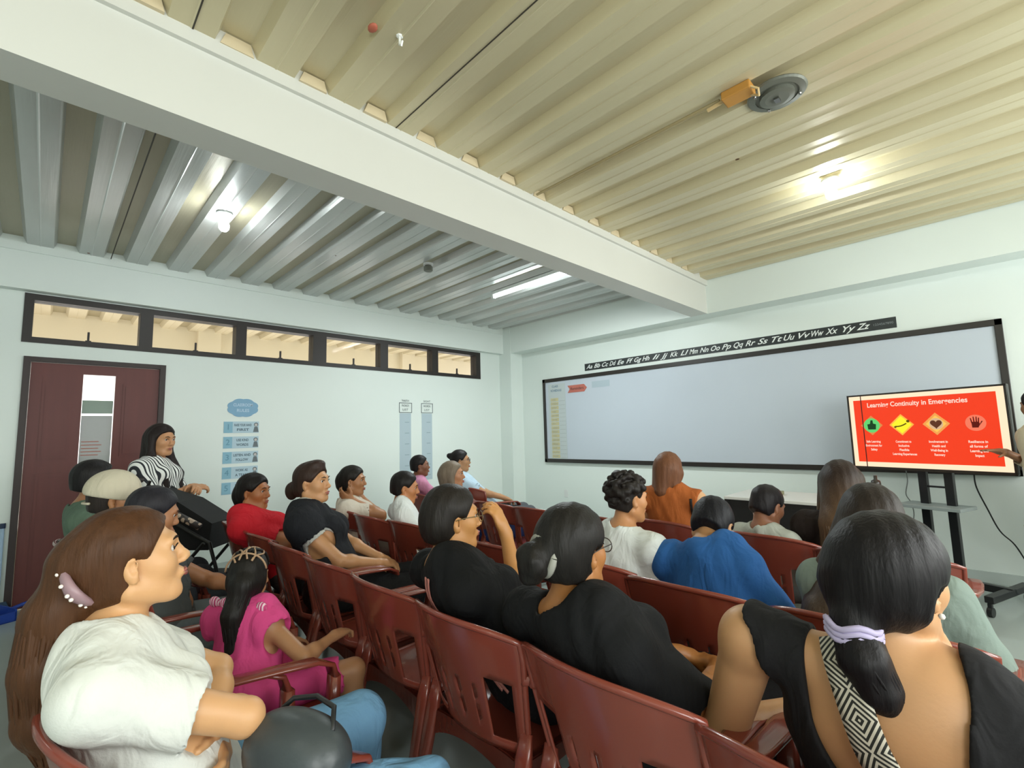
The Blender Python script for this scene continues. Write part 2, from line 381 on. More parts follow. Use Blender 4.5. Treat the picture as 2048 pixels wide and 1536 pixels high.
o = MB(); o.sphere((0, 0, 0), .028, 10, (1, .7, .3)); o = o.build('sealant_lump', mat('sealant', 'b5634c', .7), smooth=True); o.location = (4.07, -4.77, ZC); tag(o, 'pinkish sealant lump on the ceiling beside the white hook', 'sealant')
o = MB(); o.sphere((0, 0, 0), .06, 10, (1, .8, .45)); o = o.build('clay_lump', mat('clay', '7a3b30', .7), smooth=True); o.location = (.15, -5.47, 3.085); tag(o, 'red-brown lump in a ceiling flute above the window frame', 'sealant')
# ------------------------------------------------------------------ whiteboard and wall items
WX0, WX1, WBZ0, WBZ1 = .7514, 5.871, .8826, 2.1804
t = thing('whiteboard', 'long white board with a black frame across the front wall', 'whiteboard', (3.3, 0, WBZ0))
def rel(mb, t):
    for v in mb.v: v -= t.location
b = MB(); b.box(WX0+.03, WX1-.03, -.03, -.012, WBZ0+.03, WBZ1-.03); rel(b, t)
b.build('board_surface', mat('whiteboard', 'bcc5cf', .3, noise=.04, nscale=1.5), t)
b = MB()
for q in ((WX0, WX1, WBZ0, WBZ0+.055), (WX0, WX1, WBZ1-.055, WBZ1), (WX0, WX0+.05, WBZ0, WBZ1), (WX1-.05, WX1, WBZ0, WBZ1)):
    b.box(q[0], q[1], -.045, -.0, q[2], q[3], bev=.004)
rel(b, t); b.build('frame', mat('board_frame', '26221f', .35), t)
black = mat('black_ink', '1c1f24', .6)
M = lambda x, z, y=-.034: wallM((x, y, z), (1, 0, 0))
# weekly chart taped on the board: header, yellow column, ruled column
t = tag(MB().build('x', black) if 0 else mesh_obj('class_chart', *(lambda b: (b.v, b.f))((lambda b: (b.box(.86, 1.20, -.034, -.031, .93, 2.09), b)[1])(MB())), mat('chart_paper', 'b9c2c3', .7)), 'tall pale paper chart with a yellow column at the left end of the whiteboard', 'chart')
b = MB()
for i in range(15):
    z = 1.87-i*.062
    b.box(.905, 1.06, -.0355, -.034, z-.05, z)
b.build('name_cards', mat('yellow_card', 'bdb68e', .7, noise=.2, nscale=14), t)
b = MB()
for i in range(15):
    z = 1.87-i*.062
    b.box(1.07, 1.19, -.0352, -.034, z-.052, z-.049); b.box(.93, 1.0+.05*((i*5) % 3)/2, -.0362, -.0356, z-.03, z-.022)
b.build('ruled_lines', mat('grey_ink', '8f9795', .7), t)
b = MB(); put_text(b, 'CLASS', .045, M(1.0, 2.05, -.0345), bold=.001); put_text(b, 'SCHEDULE', .045, M(1.02, 1.985, -.0345), bold=.001); b.build('heading', mat('blue_ink', '51708a', .7), t)
b = MB(); b.prism([(1.25, 1.93), (1.56, 1.93), (1.61, 1.985), (1.56, 2.04), (1.25, 2.04), (1.29, 1.985)], -.035, -.031, axis=1)
t = tag(b.build('paper_arrow', mat('red_card', 'b86a5c', .6)), 'red paper arrow on the top left of the whiteboard', 'arrow')
b = MB(); put_text(b, 'Reminders', .06, M(1.43, 1.985, -.0355), maxw=.24); b.build('print', black, t)
b = MB(); b.box(1.70, 2.0, -.0335, -.031, 1.97, 2.06); t = tag(b.build('note_strip', mat('note', 'aab9c2', .7)), 'faint pale paper strip right of the red arrow on the whiteboard', 'paper')
# cursive alphabet strip
b = MB(); b.box(1.567, 5.19, -.006, 0, 2.232, 2.336)
t = tag(b.build('alphabet_strip', mat('strip_black', '23292a', .5)), 'long black cursive alphabet strip on the wall above the whiteboard', 'poster')
b = MB(); n = 26; x0 = 1.59; pitch = (5.0-x0)/n
for i in range(n):
    c = chr(65+i)+chr(97+i)
    put_text(b, c, .085, M(x0+pitch*(i+.45), 2.284, -.0068), maxw=pitch*.84, shear=.45, bold=.0012)
b.build('letters', mat('white_ink', 'e6ebe8', .6), t)
b = MB(); put_text(b, '1234567890', .03, M(5.09, 2.284, -.0068), maxw=.15); b.build('digits', mat('grey_digits', '7d8486', .6), t)

# classroom rules on the left wall (x = 0): local x runs along -y seen from inside -> +y to the right
ML = lambda y, z, x=.002: wallM((x, y, z), (0, 1, 0))
def wall_plate(y0, y1, z0, z1, x0=0.0, x1=.003):
    b = MB(); b.box(x0, x1, y0, y1, z0, z1); return b
b = MB(); pts = []
for k in range(60):
    a = 2*PI*k/60; r = 1+.09*abs(math.sin(a*4.0)); pts.append((-4.13+.145*r*math.cos(a), 1.695+.095*r*math.sin(a)))
b.prism(pts, 0, .004, axis=0)
t = tag(b.build('cloud_sign', mat('sky_card', '7fa9c6', .6)), 'blue cloud shaped sign on the wall above a column of blue strips', 'sign')
b = MB(); put_text(b, 'CLASSROOM', .045, ML(-4.13, 1.725, .0045), maxw=.19, bold=.001); put_text(b, 'RULES', .045, ML(-4.13, 1.665, .0045), bold=.001); b.build('lettering', mat('pale_print', 'b7cfe0', .6), t)
rules = [('RAISE YOUR HAND', 'FIRST'), ('USE KIND', 'WORDS'), ('LISTEN AND', 'FOLLOW'), ('WORK AS', 'A TEAM'), ('KEEP IT', 'CLEAN')]
place = ['topmost, just under the blue cloud sign', 'second below the cloud sign', 'third, in the middle of the column', 'fourth, just above the woman in red', 'lowest, beside the hair of the woman in red']
for i, (z1, z0) in enumerate(((1.546, 1.422), (1.384, 1.258), (1.223, 1.097), (1.062, .936), (.902, .775))):
    b = wall_plate(-4.31, -3.965, z0, z1)
    t = tag(b.build('rule_strip', mat('strip_paper', 'b4ccd8', .65)), 'light blue rule strip on the wall, '+place[i], 'sign', 'classroom rule strips')
    b = wall_plate(-4.308, -4.225, z0+.004, z1-.004, .003, .0042); o = b.build('number_panel', mat('number_blue', '86b4c8', .6), t)
    b = MB(); put_text(b, str(i+1), .085, ML(-4.267, (z0+z1)/2, .0045)); b.build('number', mat('number_dark', '5f8fa6', .6), t)
    b = MB()
    for k, s in enumerate(rules[i]): put_text(b, s, .036, ML(-4.125, z1-.04-.05*k, .0035), maxw=.17*(1 if len(s) > 8 else .7), bold=.001)
    b.build('lettering', mat('rule_ink', '4d6272', .6), t)
    b = MB()   # little line drawing of a child
    zc = (z0+z1)/2; yc = -4.0+.005
    b.prism([(yc+.022*math.cos(a*PI/8), zc+.028+.022*math.sin(a*PI/8)) for a in range(16)], .003, .0042, axis=0)
    b.prism([(yc-.028, z0+.008), (yc+.028, z0+.008), (yc+.016, zc+.004), (yc-.016, zc+.004)], .003, .0042, axis=0)
    b.build('drawing', mat('draw_ink', '6b7478', .7), t)
    b = MB(); b.prism([(yc+.014*math.cos(a*PI/6), zc+.025+.015*math.sin(a*PI/6)) for a in range(12)], .0043, .0048, axis=0); b.build('face', mat('draw_face', 'c6c2c0', .7), t)
for y0, y1, lab, h in ((-2.18, -2.0, 'narrow hanging paper list with a boxed heading, left of two on the wall', 'TRANSITION'), (-1.82, -1.645, 'narrow hanging paper list with a boxed heading, right of two on the wall', 'SIGHT')):
    b = wall_plate(y0, y1, .72, 1.66); t = tag(b.build('word_list', mat('list_paper', 'adbec6', .7)), lab, 'poster', 'hanging word lists')
    b = MB()
    ya, yb = y0-.01, y1+.015
    for q in ((ya, yb, 1.668, 1.676), (ya, yb, 1.80, 1.808), (ya, ya+.008, 1.668, 1.808), (yb-.008, yb, 1.668, 1.808)): b.box(.003, .006, q[0], q[1], q[2], q[3])
    put_text(b, h, .04, ML((y0+y1)/2, 1.835, .004), maxw=.12); put_text(b, 'WORDS', .045, ML((y0+y1)/2, 1.765, .004), maxw=.12); put_text(b, 'LIST', .045, ML((y0+y1)/2, 1.71, .004), maxw=.09)
    b.build('heading', mat('grey_print', '6d7679', .6), t)
    b = MB()
    for k in range(6): b.box(.003, .0036, y0+.08, y1-.03, 1.53-.15*k, 1.54-.15*k)
    b.build('print', mat('faint_print', '90a2ab', .7), t)

# broom and dustpan left of the door
t = thing('broom', 'broom with a pale blue handle leaning in the corner left of the brown door', 'broom', (.06, -5.86, 0))
b = MB(); b.tube([(.03, .0, .05), (-.02, -.005, .70)], .013); b.build('handle', mat('pale_blue', 'a3bdd6', .4), t)
b = MB(); b.tube([(-.02, -.005, .68), (-.022, -.005, .72)], .018); b.build('grip', mat('navy_plastic', '24344f', .4), t)
b = MB(); b.prism([(-.09, 0), (.09, 0), (.05, .10), (-.05, .10)], -.02, .02, axis=0); b.build('bristles', mat('bristle', '31475f', .8), t)
t = thing('dustpan', 'dark blue plastic dustpan lying on the floor left of the brown door', 'dustpan', (.24, -5.90, 0), .4)
b = MB(); b.box(-.13, .13, -.12, .12, 0, .008); b.box(-.13, -.12, -.12, .12, 0, .07); b.box(.12, .13, -.12, .12, 0, .07); b.box(-.13, .13, .11, .12, 0, .09)
b.build('pan', mat('blue_plastic', '1f3f96', .35), t)
b = MB(); b.tube([(0, .11, .06), (0, .20, .08), (0, .27, .09)], .014); b.build('handle', mat('blue_plastic', '1f3f96', .35), t)

# ------------------------------------------------------------------ television on a rolling stand
TL, TR = Vector((4.825, -.45, 0)), Vector((5.83, -.80, 0))
tx = (TR-TL).normalized(); tn = Vector((tx.y, -tx.x, 0)); TW = (TR-TL).length
TZ0, TZ1 = .945, 1.595
tvm = Matrix(((tx.x, 0, tn.x, TL.x), (tx.y, 0, tn.y, TL.y), (0, 1, 0, TZ0), (0, 0, 0, 1)))   # local x right, y up, z towards the class
TH = TZ1-TZ0
t = thing('television', 'flat television on a black stand showing a red slide about learning in emergencies', 'television', (TL+TR)/2+Vector((0, 0, TZ0)))
Ti = Matrix.Translation(-t.location)
def TB(x0, x1, y0, y1, z0, z1, mb=None, bev=0):
    b = mb or MB(); b.box(x0, x1, y0, y1, z0, z1, M=Ti @ tvm, bev=bev); return b
TB(0, TW, 0, TH, -.045, 0, bev=.008).build('casing', mat('tv_black', '141414', .3), t)
b = TB(.0, TW, 0, .022, 0, .006); TB(0, TW, TH-.014, TH, 0, .006, b); TB(0, .014, 0, TH, 0, .006, b); TB(TW-.014, TW, 0, TH, 0, .006, b)
b.build('bezel', mat('bezel', '2b2622', .25), t)
SX0, SX1, SY0, SY1 = .014, TW-.014, .022, TH-.014
TB(SX0, SX1, SY0, SY1, .0005, .001).build('screen', emit('slide_cream', 'ffe3c0', .78), t)
scr = TB(SX0+.035, SX1-.045, SY0+.04, SY1-.035, .001, .0016).build('slide', emit('slide_red', 'f2401f', .74), t)
def TM(x, y): return Ti @ tvm @ Matrix.Translation((x, y, .0022))
ww = SX1-SX0; white_e = emit('slide_white', 'ffd9c6', .74)
b = MB(); put_text(b, 'Learning Continuity in Emergencies', .055, TM(SX0+ww*.47, SY1-.085), maxw=ww*.66, bold=.0012); b.build('slide_title', white_e, t)
cols = [SX0+ww*x for x in (.16, .375, .60, .83)]
cy = SY0+.355
def dia(x, y, r, m, nm, z=.0022, ry=None):
    ry = ry or r
    b = MB(); b.prism([(x-r, y), (x, y-ry), (x+r, y), (x, y+ry)], z-.0004, z, M=Ti @ tvm); b.build(nm, m, t)
def disc(x, y, r, m, nm, z):
    b = MB(); b.prism([(x+r*math.cos(a*PI/14), y+r*math.sin(a*PI/14)) for a in range(28)], z-.0003, z, M=Ti @ tvm); b.build(nm, m, t)
dia(cols[0], cy, .085, emit('d0', 'd98a48', .74), 'diamond'); disc(cols[0], cy, .062, emit('d0g', '63d070', .74), 'green_disc', .0026)
dia(cols[1], cy, .088, emit('d1', 'ffb347', .74), 'diamond'); dia(cols[1], cy, .072, emit('d1y', 'fdf02e', .74), 'yellow_diamond', .0026)
dia(cols[2], cy, .088, emit('d2', 'f0a050', .74), 'diamond'); dia(cols[2], cy, .066, emit('d2y', 'fcc658', .74), 'amber_diamond', .0026); disc(cols[2], cy, .045, emit('d2d', 'd6b08a', .74), 'pale_disc', .003)
disc(cols[3], cy, .060, emit('d3', 'f27a5c', .74), 'pale_red_disc', .0026)
b = MB(); x = cols[0]; b.prism([(x-.03, cy-.035), (x+.03, cy-.035), (x+.034, cy+.01), (x+.012, cy+.016), (x+.01, cy+.045), (x-.006, cy+.045), (x-.012, cy+.014), (x-.034, cy+.01)], .0029, .0032, M=Ti @ tvm); b.build('thumb_icon', emit('ink0', '14401c', .74), t)
b = MB(); x = cols[1]; b.tube([Ti @ tvm @ Vector((x-.045+.02*k, cy-.014-.008*math.sin(k*.8)+.006*k, .003)) for k in range(5)], .005, 6); b.sphere(Ti @ tvm @ Vector((x-.045, cy-.018, .003)), .009, 8); b.sphere(Ti @ tvm @ Vector((x+.048, cy+.028, .003)), .012, 8); b.build('tool_icon', emit('ink1', '5a4a08', .74), t)
b = MB(); x = cols[2]; hp = []
for k in range(24):
    a = 2*PI*k/24; hp.append((x+.0024*16*math.sin(a)**3, cy+.0024*(13*math.cos(a)-5*math.cos(2*a)-2*math.cos(3*a)-math.cos(4*a))))
b.prism(hp, .0031, .0034, M=Ti @ tvm); b.build('heart_icon', emit('ink2', '5c3320', .74), t)
b = MB(); x = cols[3]
b.prism([(x-.022, cy-.035), (x+.014, cy-.035), (x+.024, cy-.005), (x+.018, cy+.008), (x-.024, cy+.008)], .0028, .0032, M=Ti @ tvm)
for k, (dx, h, tl) in enumerate(((-.021, .036, -.006), (-.008, .046, -.002), (.005, .046, .002), (.016, .038, .004))): b.prism([(x+dx-.004, cy), (x+dx+.004, cy), (x+dx+.003+tl, cy+h), (x+dx-.003+tl, cy+h)], .0028, .0032, M=Ti @ tvm)
b.prism([(x+.014, cy-.03), (x+.024, cy-.015), (x+.042, cy+.012), (x+.034, cy+.014)], .0028, .0032, M=Ti @ tvm); b.build('hand_icon', emit('ink3', '5c1208', .74), t)
caps = [('Safe Learning', 'Environment for', 'Safety'), ('Commitment to', 'Inclusive', 'Flexible', 'Learning Experiences'), ('Involvement in', 'Health and', 'Well-Being in', 'Recovery'), ('Resilience in', 'all forms of', 'Learning and', 'Impact')]
for c, ls in zip(cols, caps):
    b = MB()
    for k, s in enumerate(ls): put_text(b, s, .026, TM(c, SY0+.215-k*.034), maxw=.0085*len(s), bold=.0008)
    b.build('caption', white_e, t)
TB(SX0+.095, SX0+.103, SY0, SY1, .0034, .0036).build('dead_line', mat('tv_line', '4a0d06', .6), t)
# stand
st = thing('tv_stand', 'black rolling stand with two posts and a grey tray under the television', 'stand', (TL+TR)/2)
Si = Matrix.Translation(-st.location)
sm = mat('stand_black', '17181a', .35)
def SB(x0, x1, y0, y1, z0, z1, mb=None, bev=.003):
    b = mb or MB(); M2 = Matrix(((tx.x, -tn.x, 0, TL.x), (tx.y, -tn.y, 0, TL.y), (0, 0, 1, 0), (0, 0, 0, 1))); b.box(x0, x1, y0, y1, z0, z1, M=Si @ M2, bev=bev); return b
for xx in (.475, .645): SB(xx-.028, xx+.028, .055, .095, .10, 1.40).build('post', sm, st)
SB(.50, .62, .065, .085, .815, .83).build('crossbar', sm, st); SB(.50, .62, .065, .085, 1.05, 1.08).build('crossbar', sm, st)
SB(.34, .76, -.10, .16, .66, .685).build('tray', mat('tray_grey', '8d9695', .4), st)
SB(.36, .76, .06, .09, 1.18, 1.42).build('bracket', sm, st)
b = SB(.18, .94, .05, .10, .09, .14); SB(.18, .23, -.25, .35, .09, .135, b); SB(.89, .94, -.25, .35, .09, .135, b); b.build('base', sm, st)
for (xx, yy) in ((.205, -.24), (.205, .34), (.915, -.24), (.915, .34)):
    b = SB(xx-.012, xx+.012, yy-.012, yy+.012, .05, .09); M2 = Matrix(((tx.x, -tn.x, 0, TL.x), (tx.y, -tn.y, 0, TL.y), (0, 0, 1, 0), (0, 0, 0, 1)))
    p = Si @ M2 @ Vector((xx, yy, .032)); b.tube([p-tx*.014, p+tx*.014], .032, 14); b.build('caster', sm, st)
def cable(pts, label, r=.005, m=None):
    P = [Vector(p) for p in pts]; Q = []
    for i in range(len(P)-1):
        a, c = P[max(i-1, 0)], P[min(i+2, len(P)-1)]
        for s in range(6):
            u = s/6; Q.append(.5*((2*P[i])+(-a+P[i+1])*u+(2*a-5*P[i]+4*P[i+1]-c)*u*u+(-a+3*P[i]-3*P[i+1]+c)*u**3))
    Q.append(P[-1]); b = MB(); b.tube(Q, r, 6); return tag(b.build('cable', m or mat('cable_black', '1d1e1e', .5), smooth=True), label, 'cable')
cable([at(1948, 948, 3.72), at(1953, 975, 3.72), at(1975, 1018, 3.72), at(2000, 1062, 3.70), at(2030, 1090, 3.68), at(2060, 1135, 3.64), at(2095, 1185, 3.6)], 'thin black cable hanging from the television down to the right along the wall')
cable([at(1812, 942, 4.2), at(1815, 962, 4.2), at(1812, 988, 4.2), at(1822, 1005, 4.2), at(1828, 1030, 4.2), at(1822, 1062, 4.2)], 'grey cable loop hanging beside the left post of the television stand', .004, mat('cable_grey', '7d827f', .5))

# teacher table with black skirt
t = thing('teacher_table', 'white-topped teacher table with a black front near the whiteboard', 'table', (4.55, -1.15, 0))
b = MB(); b.box(-.50, .62, -.30, .30, .725, .75, bev=.004); b.build('table_top', mat('table_white', 'cfcfca', .35), t)
b = MB(); b.box(-.49, .61, -.285, -.265, .10, .725); b.build('front_panel', mat('panel_black', '141516', .5), t)
for s in (-.48, .59):
    b = MB(); b.box(s-.01, s+.01, -.26, .28, .03, .725); b.build('side_panel', mat('panel_black', '141516', .5), t)
for (x, y) in ((-.48, -.27), (.60, -.27), (-.48, .27), (.60, .27)): b = MB(); b.box(x-.02, x+.02, y-.02, y+.02, 0, .725); b.build('leg', mat('panel_black', '141516', .5), t)
def item(name, label, cat, x, y, z, mb, m, rz=0, **k):
    o = mb.build(name, m, **k); o.location = (x, y, z); o.rotation_euler.z = rz; return tag(o, label, cat)
b = MB(); b.box(-.10, .10, -.07, .07, 0, .012, bev=.003); item('notebook', 'pale yellow notebook on the teacher table, in front of the black items', 'notebook', 4.86, -1.30, .75, b, mat('yellow_note', 'c7c08a', .6), .1)
b = MB(); b.box(-.07, .07, -.05, .05, 0, .03, bev=.004); item('paper_pack', 'low olive pack lying at the left end of the teacher table', 'pack', 4.35, -1.12, .75, b, mat('olive', '77785a', .6), .1)
b = MB(); b.box(-.08, .08, -.035, .035, 0, .03, bev=.006); item('pencil_case', 'black case on the teacher table behind the yellow notebook', 'case', 4.80, -1.10, .75, b, mat('case_black', '20272a', .5), .05)
b = MB(); b.box(-.07, .05, -.05, .05, 0, .035, bev=.006); item('tape_box', 'grey-black box at the right end of the teacher table', 'box', 5.00, -1.08, .75, b, mat('box_grey', '5a6268', .5), .2)
b = MB(); b.lathe([(.03, 0), (.034, .01), (.034, .12), (.03, .14), (.012, .15), (.012, .18)], (0, 0, 0), 14); item('spray_bottle', 'dark bottle at the right end of the teacher table', 'bottle', 5.05, -.98, .75, b, mat('bottle_dark', '2b2622', .3), smooth=True)

# wall socket
b = MB(); b.box(-.035, .035, -.008, 0, -.055, .055, bev=.003); o = b.build('wall_socket', whitem); o.location = (1.12, 0, .42); tag(o, 'small white socket on the front wall below the left end of the whiteboard', 'socket')

# ------------------------------------------------------------------ stroller beside the standing woman
t = thing('baby_stroller', 'black folding stroller with a patterned handle beside the standing woman', 'stroller', (1.64, -4.90, 0), math.radians(45))
fr = mat('frame_dark', '1b1a1a', .4)
b = MB(); b.prism([(-.26, .62), (.24, .58), (.26, .76), (.02, .92), (-.22, 1.02), (-.30, .80)], -.13, .13, axis=1); 
for v in b.v: v.z += .02*math.sin(v.x*9)
b.build('seat_fabric', mat('stroller_black', '101012', .75, bump=.2, bscale=50), t)
for s in (-.21, .21):
    b = MB(); b.tube([(-.33, s, 1.03), (-.05, s, .86), (.30, s, .66), (.38, s, .40), (.40, s, .09)], .012); b.tube([(.26, s, .66), (.0, s, .36), (-.30, s, .09)], .012); b.build('side_frame', fr, t)
b = MB(); b.tube([(-.33, -.22, 1.03), (-.36, -.1, 1.07), (-.36, .1, 1.07), (-.33, .22, 1.03)], .02); b.tube([(-.33, -.22, 1.03), (-.05, -.225, .92), (.24, -.225, .77)], .024)
spots = bpy.data.materials.new('leopard'); spots.use_nodes = True; nt = spots.node_tree; p_ = nt.nodes['Principled BSDF']
v_ = nt.nodes.new('ShaderNodeTexVoronoi'); v_.inputs['Scale'].default_value = 26; tc_ = nt.nodes.new('ShaderNodeTexCoord'); nt.links.new(tc_.outputs['Object'], v_.inputs['Vector'])
g_ = nt.nodes.new('ShaderNodeMath'); g_.operation = 'GREATER_THAN'; g_.inputs[1].default_value = .42; nt.links.new(v_.outputs['Distance'], g_.inputs[0])
x_ = nt.nodes.new('ShaderNodeMix'); x_.data_type = 'RGBA'; x_.inputs['A'].default_value = lin('b3a08c'); x_.inputs['B'].default_value = lin('2a2320'); nt.links.new(g_.outputs[0], x_.inputs['Factor']); nt.links.new(x_.outputs['Result'], p_.inputs['Base Color'])
b.build('handle', spots, t, smooth=True)
b = MB(); b.tube([(-.16, -.2, 1.0), (-.13, -.2, 1.08)], .01); b.build('lever', fr, t)
b = MB(); b.prism([(-.12, .26), (.22, .26), (.26, .40), (-.14, .40)], -.17, .17, axis=1); b.build('basket', mat('stroller_black', '101012', .75), t)
for (x, y) in ((-.30, -.23), (-.30, .23), (.40, -.23), (.40, .23)):
    b = MB(); b.tube([(x, y-.018, .085), (x, y+.018, .085)], .085, 18); o = b.build('wheel', mat('rubber', '141414', .7), t)
# ------------------------------------------------------------------ plastic armchairs
plm = mat('chair_plastic', '7f3b2e', .24, noise=.06, nscale=3, bump=.03, bscale=80, coat=.35)
def baked(name, vs, fs, thick, parent, m=None, smooth=True):
    o = mesh_obj(name, vs, fs, m or plm, None, smooth)
    md = o.modifiers.new('s', 'SOLIDIFY'); md.thickness = thick; md.offset = 0
    dg = bpy.context.evaluated_depsgraph_get(); dg.update()
    me = bpy.data.meshes.new_from_object(o.evaluated_get(dg)); old = o.data; o.modifiers.clear(); o.data = me; bpy.data.meshes.remove(old)
    me.name = name
    o.parent = parent; return o
def band(pts, ws, ts, side):
    """strip swept along pts; ws width along 'side', ts thickness"""
    P = [Vector(p) for p in pts]; vs = []; fs = []; n = 8
    for i, p in enumerate(P):
        t = (P[min(i+1, len(P)-1)]-P[max(i-1, 0)]).normalized(); s = Vector(side[i] if isinstance(side, list) else side); s = (s-t*s.dot(t)).normalized(); u = t.cross(s)
        for k in range(n):
            a = 2*PI*(k+.5)/n; ca, sa = math.cos(a), math.sin(a)
            q = .45
            vs.append(p+s*(ws[i]/2*math.copysign(abs(ca)**q, ca))+u*(ts[i]/2*math.copysign(abs(sa)**q, sa)))
    for i in range(len(P)-1):
        for k in range(n): fs.append((i*n+k, i*n+(k+1) % n, (i+1)*n+(k+1) % n, (i+1)*n+k))
    fs.append(tuple(range(n))[::-1]); fs.append(tuple((len(P)-1)*n+k for k in range(n)))
    return vs, fs
def back_pt(x, z):
    """point of the curved back shell; x sideways, z height"""
    u = x/.26; y = -.015-.20*((z-.42)/.38)*.55 + .075*abs(u)**2.2
    return Vector((x, y, z))
def top_z(x): return .797-.034*(abs(x)/.25)**3
def half_w(z): return .205+.045*min(1, max(0, (z-.42)/.30))
def make_chair(tablet=False):
    t = thing('plastic_armchair', None, 'chair')
    us = sorted(set([-1, -.93, -.86, -.80, -.70, -.60, -.50, -.46, -.40, -.31, -.29, -.27, -.18, -.09, -.02, 0, .02, .09, .18, .27, .29, .31, .40, .46, .50, .60, .70, .80, .86, .93, 1]))
    vsn = [0, .05, .10, .13, .18, .22, .26, .31, .36, .40, .44, .49, .53, .57, .60, .66, .74, .82, .90, .96, 1]
    V = []; F = []
    for v in vsn:
        for u in us:
            zb_ = .425; x = u*half_w(zb_+v*.36); zt = top_z(x); z = zb_+v*(zt-zb_); x = u*half_w(z); V.append(back_pt(x, z))
    nu = len(us)
    for j in range(len(vsn)-1):
        vm = (vsn[j]+vsn[j+1])/2
        for i in range(nu-1):
            um = (us[i]+us[i+1])/2; a = abs(um)
            if .50 < a < .86 and .10 < vm < .60: continue
            if (a < .02 or .29 < a < .31 or (False)) and (.18 < vm < .31 or .36 < vm < .49): continue
            if a < .0: continue
            F.append((j*nu+i, j*nu+i+1, (j+1)*nu+i+1, (j+1)*nu+i))
    back = baked('backrest', V, F, .006, t)
    # rolled rim over the top and down both sides
    rim = []
    for k in range(9): z = .46+k*.031; rim.append(back_pt(-half_w(z), z))
    for k in range(21): x = -.25+k*.025; rim.append(back_pt(x, top_z(x)))
    for k in range(9): z = .46+(8-k)*.031; rim.append(back_pt(half_w(z), z))
    b = MB(); b.tube(rim, .0095, 8); b.build('rim', plm, t, smooth=True)
    # seat: dished pan with curved apron
    V = []; F = []; nx, ny = 17, 13
    for j in range(ny):
        v = j/(ny-1); hw = .205+.03*v
        for i in range(nx):
            u = -1+2*i/(nx-1); x = u*hw; y = -.01+.44*v+(.02*(1-u*u) if j == ny-1 else 0)
            z = .428-.016*(1-u*u)*(1-(2*v-1)**2)-.010*abs(u)**6; V.append(Vector((x, y, z)))
    for j in range(ny-1):
        for i in range(nx-1): F.append((j*nx+i, j*nx+i+1, (j+1)*nx+i+1, (j+1)*nx+i))
    ring = [i for i in range(nx)]+[j*nx+nx-1 for j in range(1, ny)]+[(ny-1)*nx+i for i in range(nx-2, -1, -1)]+[j*nx for j in range(ny-2, 0, -1)]
    base = len(V); L = len(ring)
    for k, idx in enumerate(ring):
        p = V[idx]; c = Vector((0, .2, p.z)); d = (p-c); d.z = 0; d.normalize()
        mid = min(abs(p.x)/.2, 1)*min(abs(p.y-.2)/.2, 1); drop = .035+.045*mid**2
        V.append(p+d*.008+Vector((0, 0, -drop)))
    for k in range(L): F.append((ring[k], ring[(k+1) % L], base+(k+1) % L, base+k))
    baked('seat', V, F, .006, t)
    for s in (-1, 1):
        v_, f_ = band([back_pt(s*.235, .66), (s*.262, .04, .645), (s*.275, .14, .640), (s*.278, .26, .635), (s*.272, .37, .625), (s*.262, .42, .598), (s*.256, .435, .55)],
                      [.03, .045, .055, .058, .056, .05, .05], [.03, .02, .014, .014, .014, .016, .02], [(1, 0, 0)]*5+[(1, .2, .2)]*2)
        mesh_obj('armrest', v_, f_, plm, t, True)
        v_, f_ = band([(s*.256, .435, .56), (s*.248, .432, .44), (s*.242, .44, .25), (s*.24, .455, 0)], [.055, .058, .048, .036], [.035, .04, .036, .03], (1, 0, 0))
        mesh_obj('leg', v_, f_, plm, t, True)
        v_, f_ = band([back_pt(s*.212, .50), (s*.212, -.005, .43), (s*.222, -.045, .25), (s*.236, -.09, 0)], [.045, .056, .050, .038], [.010, .026, .030, .026], (1, 0, 0))
        mesh_obj('leg', v_, f_, plm, t, True)
    if tablet:
        b = MB(); b.box(.10, .36, .12, .50, .655, .668, bev=.004); b.build('writing_tablet', mat('tablet_grey', '9a9e96', .4), t)
    return t
def dup(root):
    r = root.copy(); COL.objects.link(r)
    for ch in list(root.children):
        c = ch.copy(); COL.objects.link(c); c.parent = r
    return r
_proto = make_chair(); _used = [False]; _protoT = [None]
def chair(x, yb, label, rz=0.0, group='reddish-brown plastic armchairs', tablet=False):
    """yb: y of the top of the back"""
    if tablet:
        if _protoT[0] is None: _protoT[0] = make_chair(True); c = _protoT[0]
        else: c = dup(_protoT[0])
    elif not _used[0]: _used[0] = True; c = _proto
    else: c = dup(_proto)
    c.location = (x-.02, yb+.075, 0); c.rotation_euler = (0, 0, rz); c['label'] = label; c['group'] = group; return c
YA, YBK, YC, YZ = -4.74, -4.03, -3.12, -5.64
chair(2.19, YA, 'empty reddish plastic armchair left of the woman in red, beside the stroller')
chair(2.67, YA, 'reddish plastic armchair the woman in the red shirt sits on')
chair(3.12, YA, 'reddish plastic armchair the woman in the black vest sits on')
chair(3.60, YA, 'empty reddish plastic armchair, just right of the woman in the black vest', .02)
chair(4.08, YA, 'empty reddish plastic armchair directly left of the woman with the pink strap', -.02)
chair(4.56, YA, 'reddish plastic armchair the woman with the pink bag strap sits on')
chair(5.07, YA, 'reddish plastic armchair the woman with the grey hair tie sits on', -.03)
chair(5.57, YA-.03, 'reddish plastic armchair at the bottom right, under the woman in the black tank top')
chair(2.17, YBK+.02, 'reddish plastic armchair the lady in cream sits on', .03)
chair(2.66, YBK, 'empty reddish plastic armchair between the lady in cream and the boy in white')
chair(3.08, YBK+.03, 'reddish plastic armchair the boy in the white shirt sits on')
chair(3.52, YBK, 'reddish plastic armchair hidden behind the woman with the pink bag strap')
chair(3.97, YBK-.02, 'empty reddish plastic armchair seen between the two women in black')
chair(4.47, YBK+.03, 'reddish plastic armchair the curly-haired boy sits on')
